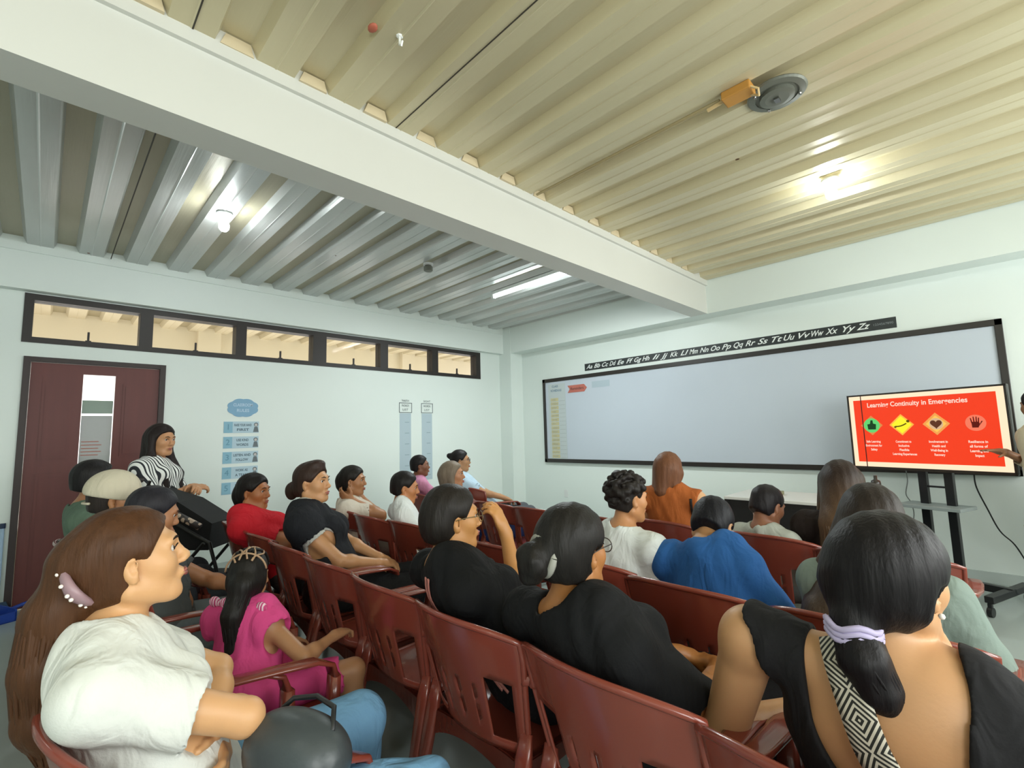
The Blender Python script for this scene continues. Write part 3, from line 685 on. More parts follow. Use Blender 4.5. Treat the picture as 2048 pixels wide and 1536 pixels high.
chair(4.96, YBK-.02, 'reddish plastic armchair the man in the blue shirt sits on, slots showing in its back')
chair(5.47, YBK, 'reddish plastic armchair the woman in grey-green sits on, at the right edge')
chair(1.85, YC, 'reddish armchair under the child in pink', 0, 'reddish armchairs with writing tablets', True)
chair(2.45, YC-.02, 'reddish armchair under the grey-haired person', .03, 'reddish armchairs with writing tablets', True)
chair(2.92, YC+.02, 'empty reddish armchair with a grey writing tablet, right of the grey-haired person', 0, 'reddish armchairs with writing tablets', True)
chair(3.38, YC, 'empty reddish armchair with a grey tablet, left of the grey hair tie woman', 0, 'reddish armchairs with writing tablets', True)
chair(3.88, YC, 'empty reddish armchair with a grey writing tablet, behind the curly-haired boy', 0, 'reddish armchairs with writing tablets', True)
chair(4.28, YC+.10, 'reddish plastic armchair the woman in the rust dress sits on')
chair(4.90, YC+.06, 'reddish plastic armchair the small boy in grey sits on', -.05)
chair(5.38, YC, 'reddish plastic armchair the woman with very long hair sits on', .05)
chair(1.88, -2.52, 'reddish plastic armchair at the wall end under the woman in light blue')
chair(4.41, YZ+.05, 'reddish plastic armchair the woman in the white shirt sits on, at the bottom left')
chair(3.87, -5.42, 'reddish plastic armchair the girl in pink sits on', -.1)
chair(3.13, YZ+.10, 'reddish plastic armchair of the dark-haired man leaning forward')
chair(2.58, YZ+.09, 'reddish plastic armchair of the man in the cream cap')
chair(2.07, YZ+.10, 'reddish plastic armchair of the man behind the cream cap')
# ------------------------------------------------------------------ people: signed-distance bodies meshed as one surface
def nrm(v): return v/(np.linalg.norm(v)+1e-9)
def V3(*a): return np.array(a, dtype=np.float32)
class Sdf:
    def __init__(s): s.p = []
    def cap(s, a, b, ra, rb, k=.02): s.p.append(('c', np.array(a, np.float32), np.array(b, np.float32), ra, rb, k, 0)); return s
    def ell(s, c, r, M=None, k=.02, sub=0): s.p.append(('e', np.array(c, np.float32), np.array(r, np.float32), None if M is None else np.array(M, np.float32), None, k, sub)); return s
    def scap(s, a, b, ra, rb, k=.012): s.p.append(('c', np.array(a, np.float32), np.array(b, np.float32), ra, rb, k, 1)); return s
    def plane(s, c, n, k=.004):   # removes the side n points to
        s.p.append(('p', np.array(c, np.float32), nrm(np.array(n, np.float32)), None, None, k, 1)); return s
    def lplane(s, c, n, ctr, rad):   # half-space removal limited to a ball (used to cut sleeves)
        s.p.append(('l', np.array(c, np.float32), nrm(np.array(n, np.float32)), np.array(ctr, np.float32), rad, .004, 1)); return s
    def copy(s, grow=0.0, sel=None):
        o = Sdf()
        for q in s.p:
            if q[6]: continue
            if q[0] == 'c': o.p.append(('c', q[1], q[2], q[3]+grow, q[4]+grow, q[5], 0))
            else: o.p.append(('e', q[1], q[2]+grow, q[3], None, q[5], 0))
        return o
    @staticmethod
    def dist(q, P):
        if q[0] == 'c':
            a, b, ra, rb = q[1:5]; ab = b-a; L = max(float(ab@ab), 1e-9)
            t = np.clip(((P-a)@ab)/L, 0, 1); return np.linalg.norm(P-a-t[..., None]*ab, axis=-1)-(ra+(rb-ra)*t)
        if q[0] == 'e':
            d = P-q[1]
            if q[3] is not None: d = d@q[3]
            k0 = np.linalg.norm(d/q[2], axis=-1); k1 = np.linalg.norm(d/(q[2]*q[2]), axis=-1)+1e-9
            return k0*(k0-1)/k1
        if q[0] == 'p': return -((P-q[1])@q[2])
        if q[0] == 'l': return np.maximum(-((P-q[1])@q[2]), np.linalg.norm(P-q[3], axis=-1)-q[4])
    def bounds(s, q):
        if q[0] == 'c':
            m = max(q[3], q[4]); return np.minimum(q[1], q[2])-m, np.maximum(q[1], q[2])+m
        m = float(max(q[2])); return q[1]-m, q[1]+m
    def ev(s, P):
        F = np.full(P.shape[:-1], .08, np.float32)
        for q in s.p: F = s.comb(F, s.dist(q, P), q)
        return F
    @staticmethod
    def comb(F, d, q):
        k = q[5]
        if q[6]:
            d = -d; h = np.maximum(k-np.abs(F-d), 0)/k; return np.maximum(F, d)+h*h*k*.25
        h = np.maximum(k-np.abs(F-d), 0)/k; return np.minimum(F, d)-h*h*k*.25
    def mesh(s, h, disp=None):
        lo = np.min([s.bounds(q)[0] for q in s.p if not q[6]], axis=0)-3*h-.004; hi = np.max([s.bounds(q)[1] for q in s.p if not q[6]], axis=0)+3*h+.004
        n = np.ceil((hi-lo)/h).astype(int)+1
        F = np.full(n, .08, np.float32); ax = [lo[i]+h*np.arange(n[i], dtype=np.float32) for i in range(3)]
        for q in s.p:
            if q[0] == 'p': i0 = np.zeros(3, int); i1 = n
            elif q[0] == 'l': i0 = np.clip(np.floor((q[3]-q[4]-lo)/h).astype(int), 0, n); i1 = np.clip(np.ceil((q[3]+q[4]-lo)/h).astype(int)+1, 0, n)
            else:
                b0, b1 = s.bounds(q); m = .03+q[5] if not q[6] else .02
                i0 = np.clip(np.floor((b0-m-lo)/h).astype(int), 0, n); i1 = np.clip(np.ceil((b1+m-lo)/h).astype(int)+1, 0, n)
            if (i1 <= i0).any(): continue
            sl = tuple(slice(i0[i], i1[i]) for i in range(3))
            P = np.stack(np.meshgrid(ax[0][sl[0]], ax[1][sl[1]], ax[2][sl[2]], indexing='ij'), -1)
            F[sl] = s.comb(F[sl], s.dist(q, P), q)
        if disp is not None:
            P = np.stack(np.meshgrid(*ax, indexing='ij'), -1); m = np.abs(F) < .03; F[m] += disp(P[m])
        return surfnet(F, lo, h)

def surfnet(F, lo, h):
    S = F < 0; nx, ny, nz = F.shape
    c = [S[i:nx-1+i, j:ny-1+j, k:nz-1+k] for i in (0, 1) for j in (0, 1) for k in (0, 1)]
    a = c[0].copy(); o = c[0].copy()
    for x in c[1:]: a &= x; o |= x
    act = o & ~a; I, J, K = np.nonzero(act); N = len(I)
    idx = np.full(act.shape, -1, np.int32); idx[I, J, K] = np.arange(N)
    acc = np.zeros((N, 3), np.float32); cnt = np.zeros(N, np.float32)
    cor = [(i, j, k) for i in (0, 1) for j in (0, 1) for k in (0, 1)]
    val = {q: F[I+q[0], J+q[1], K+q[2]] for q in cor}
    for q in cor:
        for d in range(3):
            if q[d]: continue
            r = list(q); r[d] = 1; r = tuple(r); v0, v1 = val[q], val[r]; m = (v0 < 0) != (v1 < 0)
            t = np.where(m, v0/np.where(m, v0-v1, 1), 0); p = np.tile(np.array(q, np.float32), (N, 1)); p[:, d] += t
            acc[m] += p[m]; cnt[m] += 1
    vs = np.stack([I, J, K], -1)+acc/cnt[:, None]; vs = lo+vs*h
    quads = []
    for d in range(3):
        e = [0, 0, 0]; e[d] = 1
        A = S[:nx-e[0], :ny-e[1], :nz-e[2]]; B = S[e[0]:, e[1]:, e[2]:]
        u, w = [x for x in range(3) if x != d]
        X = np.nonzero(A != B); X = [x.copy() for x in X]
        ok = (X[u] > 0) & (X[w] > 0) & (X[u] < F.shape[u]-1) & (X[w] < F.shape[w]-1); X = [x[ok] for x in X]; fl = A[tuple(X)]
        def g(du, dw):
            y = list(X); y[u] = y[u]-du; y[w] = y[w]-dw; return idx[tuple(y)]
        q = np.stack([g(1, 1), g(0, 1), g(0, 0), g(1, 0)], -1)
        if d == 1: fl = ~fl
        q = np.where(fl[:, None], q, q[:, ::-1]); quads.append(q)
    Q = np.concatenate(quads); Q = Q[(Q >= 0).all(1)]
    return vs.astype(np.float32), Q.astype(np.int32)

def np_obj(name, vs, Q, m, parent=None, smooth=True):
    me = bpy.data.meshes.new(name); me.vertices.add(len(vs)); me.vertices.foreach_set('co', vs.ravel())
    me.loops.add(Q.size); me.loops.foreach_set('vertex_index', Q.ravel()); me.polygons.add(len(Q))
    me.polygons.foreach_set('loop_start', np.arange(0, Q.size, 4, dtype=np.int32)); me.polygons.foreach_set('loop_total', np.full(len(Q), 4, np.int32))
    me.update(calc_edges=True); me.validate(); me.materials.append(m)
    if smooth: me.polygons.foreach_set('use_smooth', [True]*len(me.polygons))
    o = bpy.data.objects.new(name, me); COL.objects.link(o)
    if parent: o.parent = parent
    return o

def Rz(a): return np.array([[math.cos(a), -math.sin(a), 0], [math.sin(a), math.cos(a), 0], [0, 0, 1]])
def Rx(a): return np.array([[1, 0, 0], [0, math.cos(a), -math.sin(a)], [0, math.sin(a), math.cos(a)]])
def Ry(a): return np.array([[math.cos(a), 0, math.sin(a)], [0, 1, 0], [-math.sin(a), 0, math.cos(a)]])

def skin(tone):
    k = 'skin_'+tone
    if k in _mats: return _mats[k]
    m = mat(k, tone, .48, noise=.07, nscale=14, bump=.06, bscale=160)
    b = m.node_tree.nodes['Principled BSDF']; b.inputs['Subsurface Weight'].default_value = .08; b.inputs['Subsurface Scale'].default_value = .01
    b.inputs['Subsurface Radius'].default_value = (1, .35, .2); return m
def hairmat(tone, rough=.5, tip=None, stretch=(1, 1, .12)):
    k = 'hair_'+tone+(tip or '')+str(stretch)
    if k in _mats: return _mats[k]
    m = mat(k, tone, rough, noise=.35, nscale=95, bump=.5, bscale=150, stretch=stretch, spec=.22)
    if tip:   # dyed ends: colour of the hair itself changes down its length
        nt = m.node_tree; b = nt.nodes['Principled BSDF']; src = b.inputs['Base Color'].links[0].from_socket
        tc = nt.nodes.new('ShaderNodeTexCoord'); sp = nt.nodes.new('ShaderNodeSeparateXYZ'); nt.links.new(tc.outputs['Object'], sp.inputs[0])
        mr = nt.nodes.new('ShaderNodeMapRange'); mr.inputs['From Min'].default_value = 1.10; mr.inputs['From Max'].default_value = .85; nt.links.new(sp.outputs['Z'], mr.inputs['Value'])
        mx = nt.nodes.new('ShaderNodeMix'); mx.data_type = 'RGBA'; mx.inputs['B'].default_value = lin(tip)
        nt.links.new(mr.outputs[0], mx.inputs['Factor']); nt.links.new(src, mx.inputs['A']); nt.links.new(mx.outputs['Result'], b.inputs['Base Color'])
    return m
def cloth(tone, key=None, rough=.85):
    k = 'cloth_'+tone
    if k in _mats: return _mats[k]
    m = mat(k, tone, rough, noise=.05, nscale=6, bump=.15, bscale=220, spec=.25); nt = m.node_tree; b = nt.nodes['Principled BSDF']
    tc = nt.nodes.new('ShaderNodeTexCoord'); mp = nt.nodes.new('ShaderNodeMapping'); mp.inputs['Scale'].default_value = (1, 1, .45); mp.inputs['Rotation'].default_value = (.5, .6, .3); nt.links.new(tc.outputs['Object'], mp.inputs[0])
    n = nt.nodes.new('ShaderNodeTexNoise'); n.inputs['Scale'].default_value = 13; n.inputs['Detail'].default_value = 2.5; n.inputs['Distortion'].default_value = 1.2; nt.links.new(mp.outputs[0], n.inputs['Vector'])
    bp = nt.nodes.new('ShaderNodeBump'); bp.inputs['Strength'].default_value = .55; bp.inputs['Distance'].default_value = .025
    nt.links.new(n.outputs['Fac'], bp.inputs['Height']); old = b.inputs['Normal'].links[0].from_socket; nt.links.new(old, bp.inputs['Normal']); nt.links.new(bp.outputs[0], b.inputs['Normal']); return m
def striped(key, c0, c1, freq, axis='X', duty=.5):
    if key in _mats: return _mats[key]
    m = bpy.data.materials.new(key); m.use_nodes = True; nt = m.node_tree; b = nt.nodes['Principled BSDF']; b.inputs['Roughness'].default_value = .85
    tc = nt.nodes.new('ShaderNodeTexCoord'); sp = nt.nodes.new('ShaderNodeSeparateXYZ'); nt.links.new(tc.outputs['Object'], sp.inputs[0])
    n = nt.nodes.new('ShaderNodeTexNoise'); n.inputs['Scale'].default_value = 5; nt.links.new(tc.outputs['Object'], n.inputs['Vector'])
    ad = nt.nodes.new('ShaderNodeMath'); ad.operation = 'MULTIPLY_ADD'; ad.inputs[1].default_value = .008; nt.links.new(n.outputs['Fac'], ad.inputs[0]); nt.links.new(sp.outputs[axis], ad.inputs[2])
    mu = nt.nodes.new('ShaderNodeMath'); mu.operation = 'MULTIPLY'; mu.inputs[1].default_value = freq; nt.links.new(ad.outputs[0], mu.inputs[0])
    fr = nt.nodes.new('ShaderNodeMath'); fr.operation = 'FRACT'; nt.links.new(mu.outputs[0], fr.inputs[0])
    lt = nt.nodes.new('ShaderNodeMath'); lt.operation = 'LESS_THAN'; lt.inputs[1].default_value = duty; nt.links.new(fr.outputs[0], lt.inputs[0])
    mx = nt.nodes.new('ShaderNodeMix'); mx.data_type = 'RGBA'; mx.inputs['A'].default_value = lin(c1); mx.inputs['B'].default_value = lin(c0)
    nt.links.new(lt.outputs[0], mx.inputs['Factor']); nt.links.new(mx.outputs['Result'], b.inputs['Base Color']); _mats[key] = m; return m

def ik(S, T, l1, l2, hint):
    S, T = np.array(S, float), np.array(T, float); d = T-S; L = np.linalg.norm(d)
    if L > (l1+l2)*.995: T = S+d/L*(l1+l2)*.995; d = T-S; L = np.linalg.norm(d)
    L = max(L, abs(l1-l2)+.01)
    a = (l1*l1-l2*l2+L*L)/(2*L); hgt = math.sqrt(max(l1*l1-a*a, 0)); u = d/np.linalg.norm(d)
    hp = np.array(hint, float); hp = hp-u*(hp@u); hp = nrm(hp); return S+u*a+hp*hgt, T

def hand(sd, W, d, nrmv, s=1.0, curl=.5, side=1, spread=.12):
    """palm + four fingers + thumb; W wrist, d direction, nrmv palm-side normal, side: +1 thumb towards cross(d,n)"""
    d = nrm(np.array(d, float)); n = np.array(nrmv, float); n = nrm(n-d*(n@d)); x = np.cross(d, n)*side
    pc = W+d*.045*s
    M = np.stack([x, d, n], 1)
    sd.ell(pc, (.037*s, .050*s, .0145*s), M, k=.016)
    sd.cap(W-d*.01, W+d*.03*s, .021*s, .022*s, k=.02)
    Ls = (.066, .073, .068, .054); offs = (.027, .009, -.009, -.026)
    for i in range(4):
        b = W+d*(.082-.004*abs(i-1.3))*s+x*offs[i]*s; dd = nrm(d+x*spread*(1.5-i)*.5); L = Ls[i]*s; c = curl*(1+.12*i)
        p0 = b; pts = [p0]; ang = c*.55
        for f in (.45, .30, .25):
            v = dd*math.cos(ang)+n*math.sin(ang); p0 = p0+v*L*f; pts.append(p0); ang += c*.75
        rr = [.0092*s, .0086*s, .0078*s, .0070*s]
        sd.cap(b-dd*.02*s, pts[0], rr[0], rr[0], k=.006)
        for q in range(3): sd.cap(pts[q], pts[q+1], rr[q], rr[q+1], k=.004)
    b = W+d*.022*s+x*.024*s+n*.006*s; t1 = b+nrm(d*.55+x*.75+n*.35)*.034*s; t2 = t1+nrm(d*.8+x*.35+n*.35*(1+curl))*.03*s; t3 = t2+nrm(d*.9+x*.05+n*.5*(1+curl))*.024*s
    sd.cap(b, t1, .0135*s, .011*s, k=.012); sd.cap(t1, t2, .0105*s, .0095*s, k=.004); sd.cap(t2, t3, .0095*s, .0075*s, k=.004)

def build_person(label, pos, yaw, head, hrot=(0, 0, 0), sc=1.0, build=1.0, bust=0.0, h=.007, tone='b98763',
                 top='white', sleeve=.55, neck=.066, topmat=None, bottom='3a3f46', botmat=None, leg=1.0, shoe='2b2b2b',
                 hair='short', haircol='1a1716', hairtip=None, hgrow=.014, arms=('lap', 'lap'), standing=False, seat=.43,
                 knees=((.12, .42), (.12, .42)), tank=False, face=True, extra=None, lean=None, shoulder=.168, legs=True, curl=.6, feet=True, top_len=0.0, hs=.955, shroll=0.0, armw=1.0, capm=None, vest=None):
    root = thing('person', label, 'person', (pos[0], pos[1], 0), yaw)
    Ri = Rz(-yaw)
    Hw = np.array(head if len(head) == 3 and not isinstance(head, tuple) else at(*head), float)
    H = Ri @ (Hw-np.array([pos[0], pos[1], 0]))
    Mh = Ri @ (Rz(hrot[0]) @ Ry(hrot[2]) @ Rx(hrot[1]))      # head frame, world yaw/pitch/roll given
    s = sc*hs
    def hp(x, y, z): return H+Mh @ np.array([x*s, y*s, z*s])
    pelz = (.53+.30*sc+.02 if standing else seat+.085*sc)
    if standing: pelz = .82*sc+.02
    P = np.array([0, 0, pelz])
    nt_ = hp(0, -.018, -.075)
    NB = H+np.array([0, -.045*sc, -.165*sc])*.75+(Mh @ np.array([0, -.04*s, -.165*s]))*.25
    if lean: NB = NB+np.array(lean)
    sw = shoulder*sc
    # torso twist: shoulders line perpendicular to body facing
    ShC = NB+np.array([0, .008, -.035*sc])
    chest = NB*.70+P*.30+np.array([0, .012*sc, 0]); belly = NB*.28+P*.72+np.array([0, .02*sc, 0])
    up = nrm(NB-P); xx = np.array([1., 0, 0]); fy = nrm(np.cross(up, xx))*-1
    fy = nrm(np.cross(xx, up))*-1; fy = fy if fy[1] > 0 else -fy
    MT = np.stack([xx, fy, up], 1)
    tl = np.linalg.norm(NB-P)
    T = Sdf()
    bw = build
    T.ell(chest+fy*.005, (.142*sc*bw, .098*sc*bw, .20*tl/.45*1.0), MT, k=.05)
    T.ell(belly+fy*.008*bw, (.132*sc*bw, .103*sc*bw, .19*tl/.45), MT, k=.05)
    T.ell(P+np.array([0, .0, .01]), (.165*sc*bw, .125*sc*bw, .115*sc), None, k=.05)
    if bust:
        for q in (-1, 1): T.ell(chest+xx*.068*sc*q+fy*.082*sc*bw-up*.02*sc, (.062*sc*bust, .055*sc*bust, .06*sc*bust), MT, k=.03)
    Sh = {}
    for q in (-1, 1):
        S = ShC+xx*sw*q*(.5+.5*bw)-up*(.012*sc+q*shroll); Sh[q] = S
        T.cap(NB+xx*.03*q-up*.02*sc, S, .048*sc, .050*sc*(.4+.6*bw), k=.05)
        T.ell(S-up*.008, (.052*sc*(.4+.6*bw), .055*sc, .058*sc), MT, k=.035)
    T.cap(NB-up*.05*sc, NB+up*.005, .055*sc, .050*sc, k=.04)
    U = Sdf(); A = Sdf(); AH = {}
    for qi, q in enumerate((-1, 1)):      # -1 = left hand side (x<0)
        S = Sh[q]; l1, l2 = .275*sc, .235*sc; a = arms[qi]
        kx, kl = knees[qi]
        cur = curl; pn = (0, 0, -1)
        if a == 'lap': T_ = np.array([q*.07*sc, .27*sc, pelz+.10*sc]); hint = (q*.7, -.5, -.6); fd = np.array([-q*.25, .9, -.35]); pn = (0, -.2, -1)
        elif a == 'mid': T_ = np.array([q*.02*sc, .24*sc, pelz+.11*sc]); hint = (q*.8, -.5, -.6); fd = np.array([-q*.7, .6, -.2]); pn = (-q*.2, -.5, -1)
        elif a == 'cross': T_ = chest+np.array([-q*.05*sc, .17*sc, -.13*sc+.02*q]); hint = (q*.45, 1.0, -.35); fd = np.array([-q*1., .1, .05]); pn = (0, -1, 0)
        elif a == 'chin': T_ = hp(q*.045, .105, -.165); hint = (q*.5, .1, -1); fd = None; pn = None
        elif a == 'cheek': T_ = hp(q*.105, .05, -.15); hint = (q*.6, .2, -1); fd = None; pn = None
        elif a == 'down': T_ = S+np.array([q*.05, .02, -.50*sc]); hint = (q*.3, -1, 0); fd = np.array([0, .1, -1]); pn = (-q, 0, 0)
        elif a == 'rest': T_ = np.array([q*.26*sc, .30*sc, pelz+.16*sc]); hint = (q*.8, -.6, -.4); fd = np.array([0, 1, -.15]); pn = (0, 0, -1)
        elif a == 'front': T_ = chest+np.array([q*.03*sc, .26*sc, -.10*sc]); hint = (q*.7, -.3, -1); fd = np.array([-q*.5, 1, .1]); pn = (-q, 0, -.3)
        elif a == 'knee': T_ = np.array([q*kx, kl*.9, pelz+.08]); hint = (q*.8, -.5, 0); fd = np.array([0, .8, -.6]); pn = (0, -.3, -1)
        else: T_ = np.array(a[0], float); hint = a[1]; fd = None if len(a) < 3 else np.array(a[2], float); pn = None if len(a) < 4 else a[3]; cur = a[4] if len(a) > 4 else curl
        E_, T_ = ik(S, T_, l1, l2, hint)
        if fd is None: fd = nrm(T_-E_)
        else: fd = nrm(nrm(fd)+.5*nrm(T_-E_))
        if pn is None: pn = (hp(0, .0, -.03)-T_)
        ar = (.55+.45*bw)*armw
        A.cap(S, E_, .044*sc*ar, .036*sc*ar, k=.02); A.cap(E_, T_, .036*sc*ar, .0235*sc, k=.012)
        A.ell(E_+(T_-E_)*.28, (.036*sc*ar,)*3, None, k=.02)
        sd_h = 1 if (np.dot(np.cross(fd, np.array(pn, float)), (0, 0, 1)) if a in ('chin', 'cheek') else -q*np.dot(np.cross(fd, np.array(pn, float)), (1, 0, 0))) >= 0 else -1
        hand(A, T_+fd*.012, fd, pn, sc, cur, sd_h)
        AH[q] = (S, E_, T_)
    LG = Sdf(); FT = Sdf(); KN = {}
    if legs:
        for qi, q in enumerate((-1, 1)):
            hj = P+np.array([q*.085*sc, .0, -.015])
            if standing:
                kn = np.array([q*.09*sc, .03, .45*sc]); an = np.array([q*.10*sc, -.02, .075*sc])
            else:
                kx, kl = knees[qi]; kn = np.array([q*kx*sc, kl*sc, pelz-.01+(.0 if sc > .85 else -.01)]); an = np.array([q*(kx+.01)*sc, (kl-.02)*sc, max(.075*sc, pelz-.42*sc)])
            br = .6+.4*bw
            LG.cap(hj, kn, .088*sc*br, .060*sc*br, k=.03); LG.cap(kn, an, .052*sc*br, .033*sc, k=.02); LG.ell(kn+(an-kn)*.3+np.array([0, -.018*sc, 0]), (.050*sc*br, .052*sc*br, .10*sc), None, k=.03)
            FT.cap(an+np.array([0, -.02, -.02*sc]), an+np.array([q*.01, .11*sc, -.045*sc]), .034*sc, .028*sc, k=.02); FT.cap(an+np.array([0, .08*sc, -.045*sc]), an+np.array([q*.01, .165*sc, -.052*sc]), .032*sc, .020*sc, k=.02)
            KN[q] = (hj, kn, an)
    # head
    Hd = Sdf()
    e = lambda c, r, k=.02, sub=0, M=None: Hd.ell(hp(*c), np.array(r)*s, Mh if M is None else Mh @ M, k=k*s, sub=sub)
    c_ = lambda a, b, ra, rb, k=.015: Hd.cap(hp(*a), hp(*b), ra*s, rb*s, k=k*s)
    e((0, -.012, .036), (.073, .091, .078), .02); e((0, .022, -.022), (.058, .064, .080), .03)
    e((0, .040, -.062), (.044, .042, .040), .025); c_((-.014, .070, -.096), (.014, .070, -.096), .019, .019, .025)
    for q in (-1, 1):
        e((q*.040, .050, -.018), (.026, .030, .030), .03); c_((q*.012, .083, .032), (q*.042, .074, .030), .010, .009, .02)
        e((q*.030, .088, .010), (.015, .010, .0085), .012, 1)
        c_((q*.058, -.01, -.055), (q*.030, .055, -.088), .020, .016, .03)
        e((q*.078, -.006, -.004), (.009, .019, .031), .008, 0, Rz(-q*.45)); e((q*.086, .002, -.002), (.006, .010, .017), .004, 1, Rz(-q*.45)); e((q*.079, .000, -.030), (.007, .009, .009), .006)
        e((q*.012, .097, -.029), (.008, .009, .007), .008)
    c_((0, .086, .020), (0, .102, -.016), .007, .0105, .014); e((0, .106, -.022), (.012, .010, .0095), .010)
    e((0, .088, -.058), (.024, .014, .012), .012)
    Nk = Sdf(); Nk.cap(NB-up*.03, nt_, .056*sc, .050*s, k=.03)
    body = Sdf(); body.p = T.p+Nk.p+A.p+LG.p+FT.p+Hd.p
    skm = skin(tone)
    v, Q = body.mesh(h); np_obj('body', v, Q, skm, root)
    # face parts
    if face:
        for q in (-1, 1):
            b = MB(); b.sphere((0, 0, 0), .0100*s, 12); c = hp(q*.031, .0745, .0095); o = b.build('eye', mat('eye_white', 'cfc8c0', .25), root, smooth=True); o.location = c
            b = MB(); b.sphere(Vector(Mh @ np.array([q*.001, .0046*s, 0])), .0066*s, 10); b.build('iris', mat('iris', '20140f', .2), o, smooth=True)
            b = MB(); b.tube([hp(q*.014, .0935, .030), hp(q*.030, .0925, .035), hp(q*.046, .081, .031)], [.0022*s, .0032*s, .0014*s], 6); b.build('eyebrow', hairmat('1c1512'), root)
            b = MB(); b.tube([hp(q*.018, .0885, .012), hp(q*.030, .0915, .0175), hp(q*.043, .084, .012)], [.001*s, .0018*s, .0012*s], 6); b.build('eyelashes', hairmat('1c1512'), root)
        b = MB(); b.tube([hp(-.021, .091, -.059), hp(-.007, .101, -.055), hp(0, .1005, -.057), hp(.007, .101, -.055), hp(.021, .091, -.059)], [.002*s, .005*s, .0045*s, .005*s, .002*s], 8)
        b.tube([hp(-.018, .092, -.062), hp(0, .1005, -.0655), hp(.018, .092, -.062)], [.002*s, .006*s, .002*s], 8); b.build('lips', mat('lips_'+tone, '9c5a50', .4), root, smooth=True)
    # clothing
    fold = lambda amp=.0035, f=1.0: (lambda X: amp*(np.sin(X[..., 2]*38*f+9*np.sin(X[..., 0]*11))*.6+np.sin(X[..., 0]*31*f+X[..., 2]*17+X[..., 1]*23)*.5))
    hh = h*1.15
    def sleeve_cut(sd, q, frac, grow):
        S, E_, T_ = AH[q]
        pass
    def make_top(name, m, frac, grow, nk, opening=None, hem=None, tankcut=False):
        g = T.copy(grow)
        for q in (-1, 1):
            S, E_, T_ = AH[q]
            if frac > 0:
                ar = (.55+.45*bw)
                f1 = min(frac, 1.0); g.cap(S, S+(E_-S)*f1, .044*sc*ar+grow+(.007 if frac < .95 else .0), (.044+(.036-.044)*f1)*sc*ar+grow+(.014 if frac < .95 else .003), k=.025)
                if frac > 1: f2 = frac-1; g.cap(E_, E_+(T_-E_)*f2, .036*sc*ar+grow+.003, (.036-.012*f2)*sc+grow, k=.02); end = E_+(T_-E_)*f2; dn = nrm(T_-E_)
                else: end = S+(E_-S)*f1; dn = nrm(E_-S)
                g.lplane(end, dn, end+dn*.055, .085*sc)
                c = end-dn*.035; g.scap(c, end+dn*.05, (.044 if frac <= 1 else .033)*sc*ar+grow*.2+.003, (.044 if frac <= 1 else .033)*sc*ar+grow*.2+.006)
            elif not tankcut:
                out = nrm(S-NB+0*up); g.lplane(S+out*.006*sc-up*.01, nrm(out+.25*-up), S+out*.07, .12*sc)
        g.scap(NB-up*.015, nt_+up*.05, nk*sc, nk*sc*1.15)
        if tankcut: tankcut(g, dict(NB=NB, up=up, fy=fy, S=Sh, chest=chest, xx=xx, sc=sc, AH=AH))
        if hem is not None: g.plane(P+np.array([0, 0, hem]), (0, 0, -1))
        elif not standing:
            g.plane(P+np.array([0, .0, -.06]), (0, 0, -1))
        else: g.plane(P+np.array([0, 0, -.05]), (0, 0, -1))
        v, Q = g.mesh(hh, fold()); return np_obj(name, v, Q, m, root), g
    tm = topmat or cloth(top)
    shirt, gsh = make_top('shirt', tm, 0 if tank else sleeve, .013, neck, tankcut=tank)
    if vest: make_top('vest', cloth(vest), .28, .024, .10)
    if legs:
        g = Sdf(); g.ell(P+np.array([0, .0, .005]), np.array((.165*sc*bw+.012, .125*sc*bw+.012, .11*sc+.008)), None, k=.04); 
        for q in (-1, 1):
            hj, kn, an = KN[q]; br = .6+.4*bw
            g.cap(hj, kn, .088*sc*br+.012, .060*sc*br+.013, k=.03)
            if leg > .5: e_ = kn+(an-kn)*min(1, (leg-.5)*2); g.cap(kn, e_, .052*sc*br+.014, .05*sc if leg >= 1 else .055*sc, k=.02); dn = nrm(an-kn)
            else: e_ = hj+(kn-hj)*leg*1.9; dn = nrm(kn-hj)
            g.lplane(e_, dn, e_+dn*.07*sc, .10*sc)
        v, Q = g.mesh(hh*1.1, fold(.004, .8)); np_obj('trousers' if leg > .6 else 'shorts', v, Q, botmat or cloth(bottom), root)
        if feet:
            for q in (-1, 1):
                hj, kn, an = KN[q]; g = Sdf()
                g.cap(an+np.array([0, -.02, -.02*sc]), an+np.array([q*.01, .11*sc, -.04*sc]), .042*sc, .036*sc, k=.02); g.cap(an+np.array([0, .08*sc, -.04*sc]), an+np.array([q*.01, .17*sc, -.045*sc]), .040*sc, .028*sc, k=.02)
                g.cap(an+np.array([0, -.015*sc, -.055*sc]), an+np.array([q*.01, .17*sc, -.06*sc]), .030*sc, .026*sc, k=.01)
                v, Q = g.mesh(max(hh, .008)); np_obj('shoe', v, Q, mat('shoe_'+shoe, shoe, .6), root)
    # hair
    hm = hairmat(haircol, tip=hairtip)
    G = Sdf(); gr = hgrow
    he = lambda c, r, k=.02: G.ell(hp(*c), np.array(r)*s, Mh, k=k*s)
    hc = lambda a, b, ra, rb, k=.02: G.cap(hp(*a), hp(*b), ra*s, rb*s, k=k*s)
    def hcut(c, n): G.plane(hp(*c), Mh @ np.array(n, float), k=.006)
    he((0, -.014, .038), (.073+gr, .091+gr, .079+gr)); he((0, -.035, -.025), (.062+gr, .062+gr, .06+gr), .03)
    hairline = lambda: (hcut((0, .040, .02), (0, 1, -.62)), )
    if hair in ('short', 'crop', 'curly'):
        G.plane(hp(0, -.02, -.068), Mh @ np.array([0, -.25, -1.]), k=.006); hairline()
        for q in (-1, 1): G.ell(hp(q*.085, .008, -.012), np.array((.03, .03, .034))*s, Mh, k=.006, sub=1)
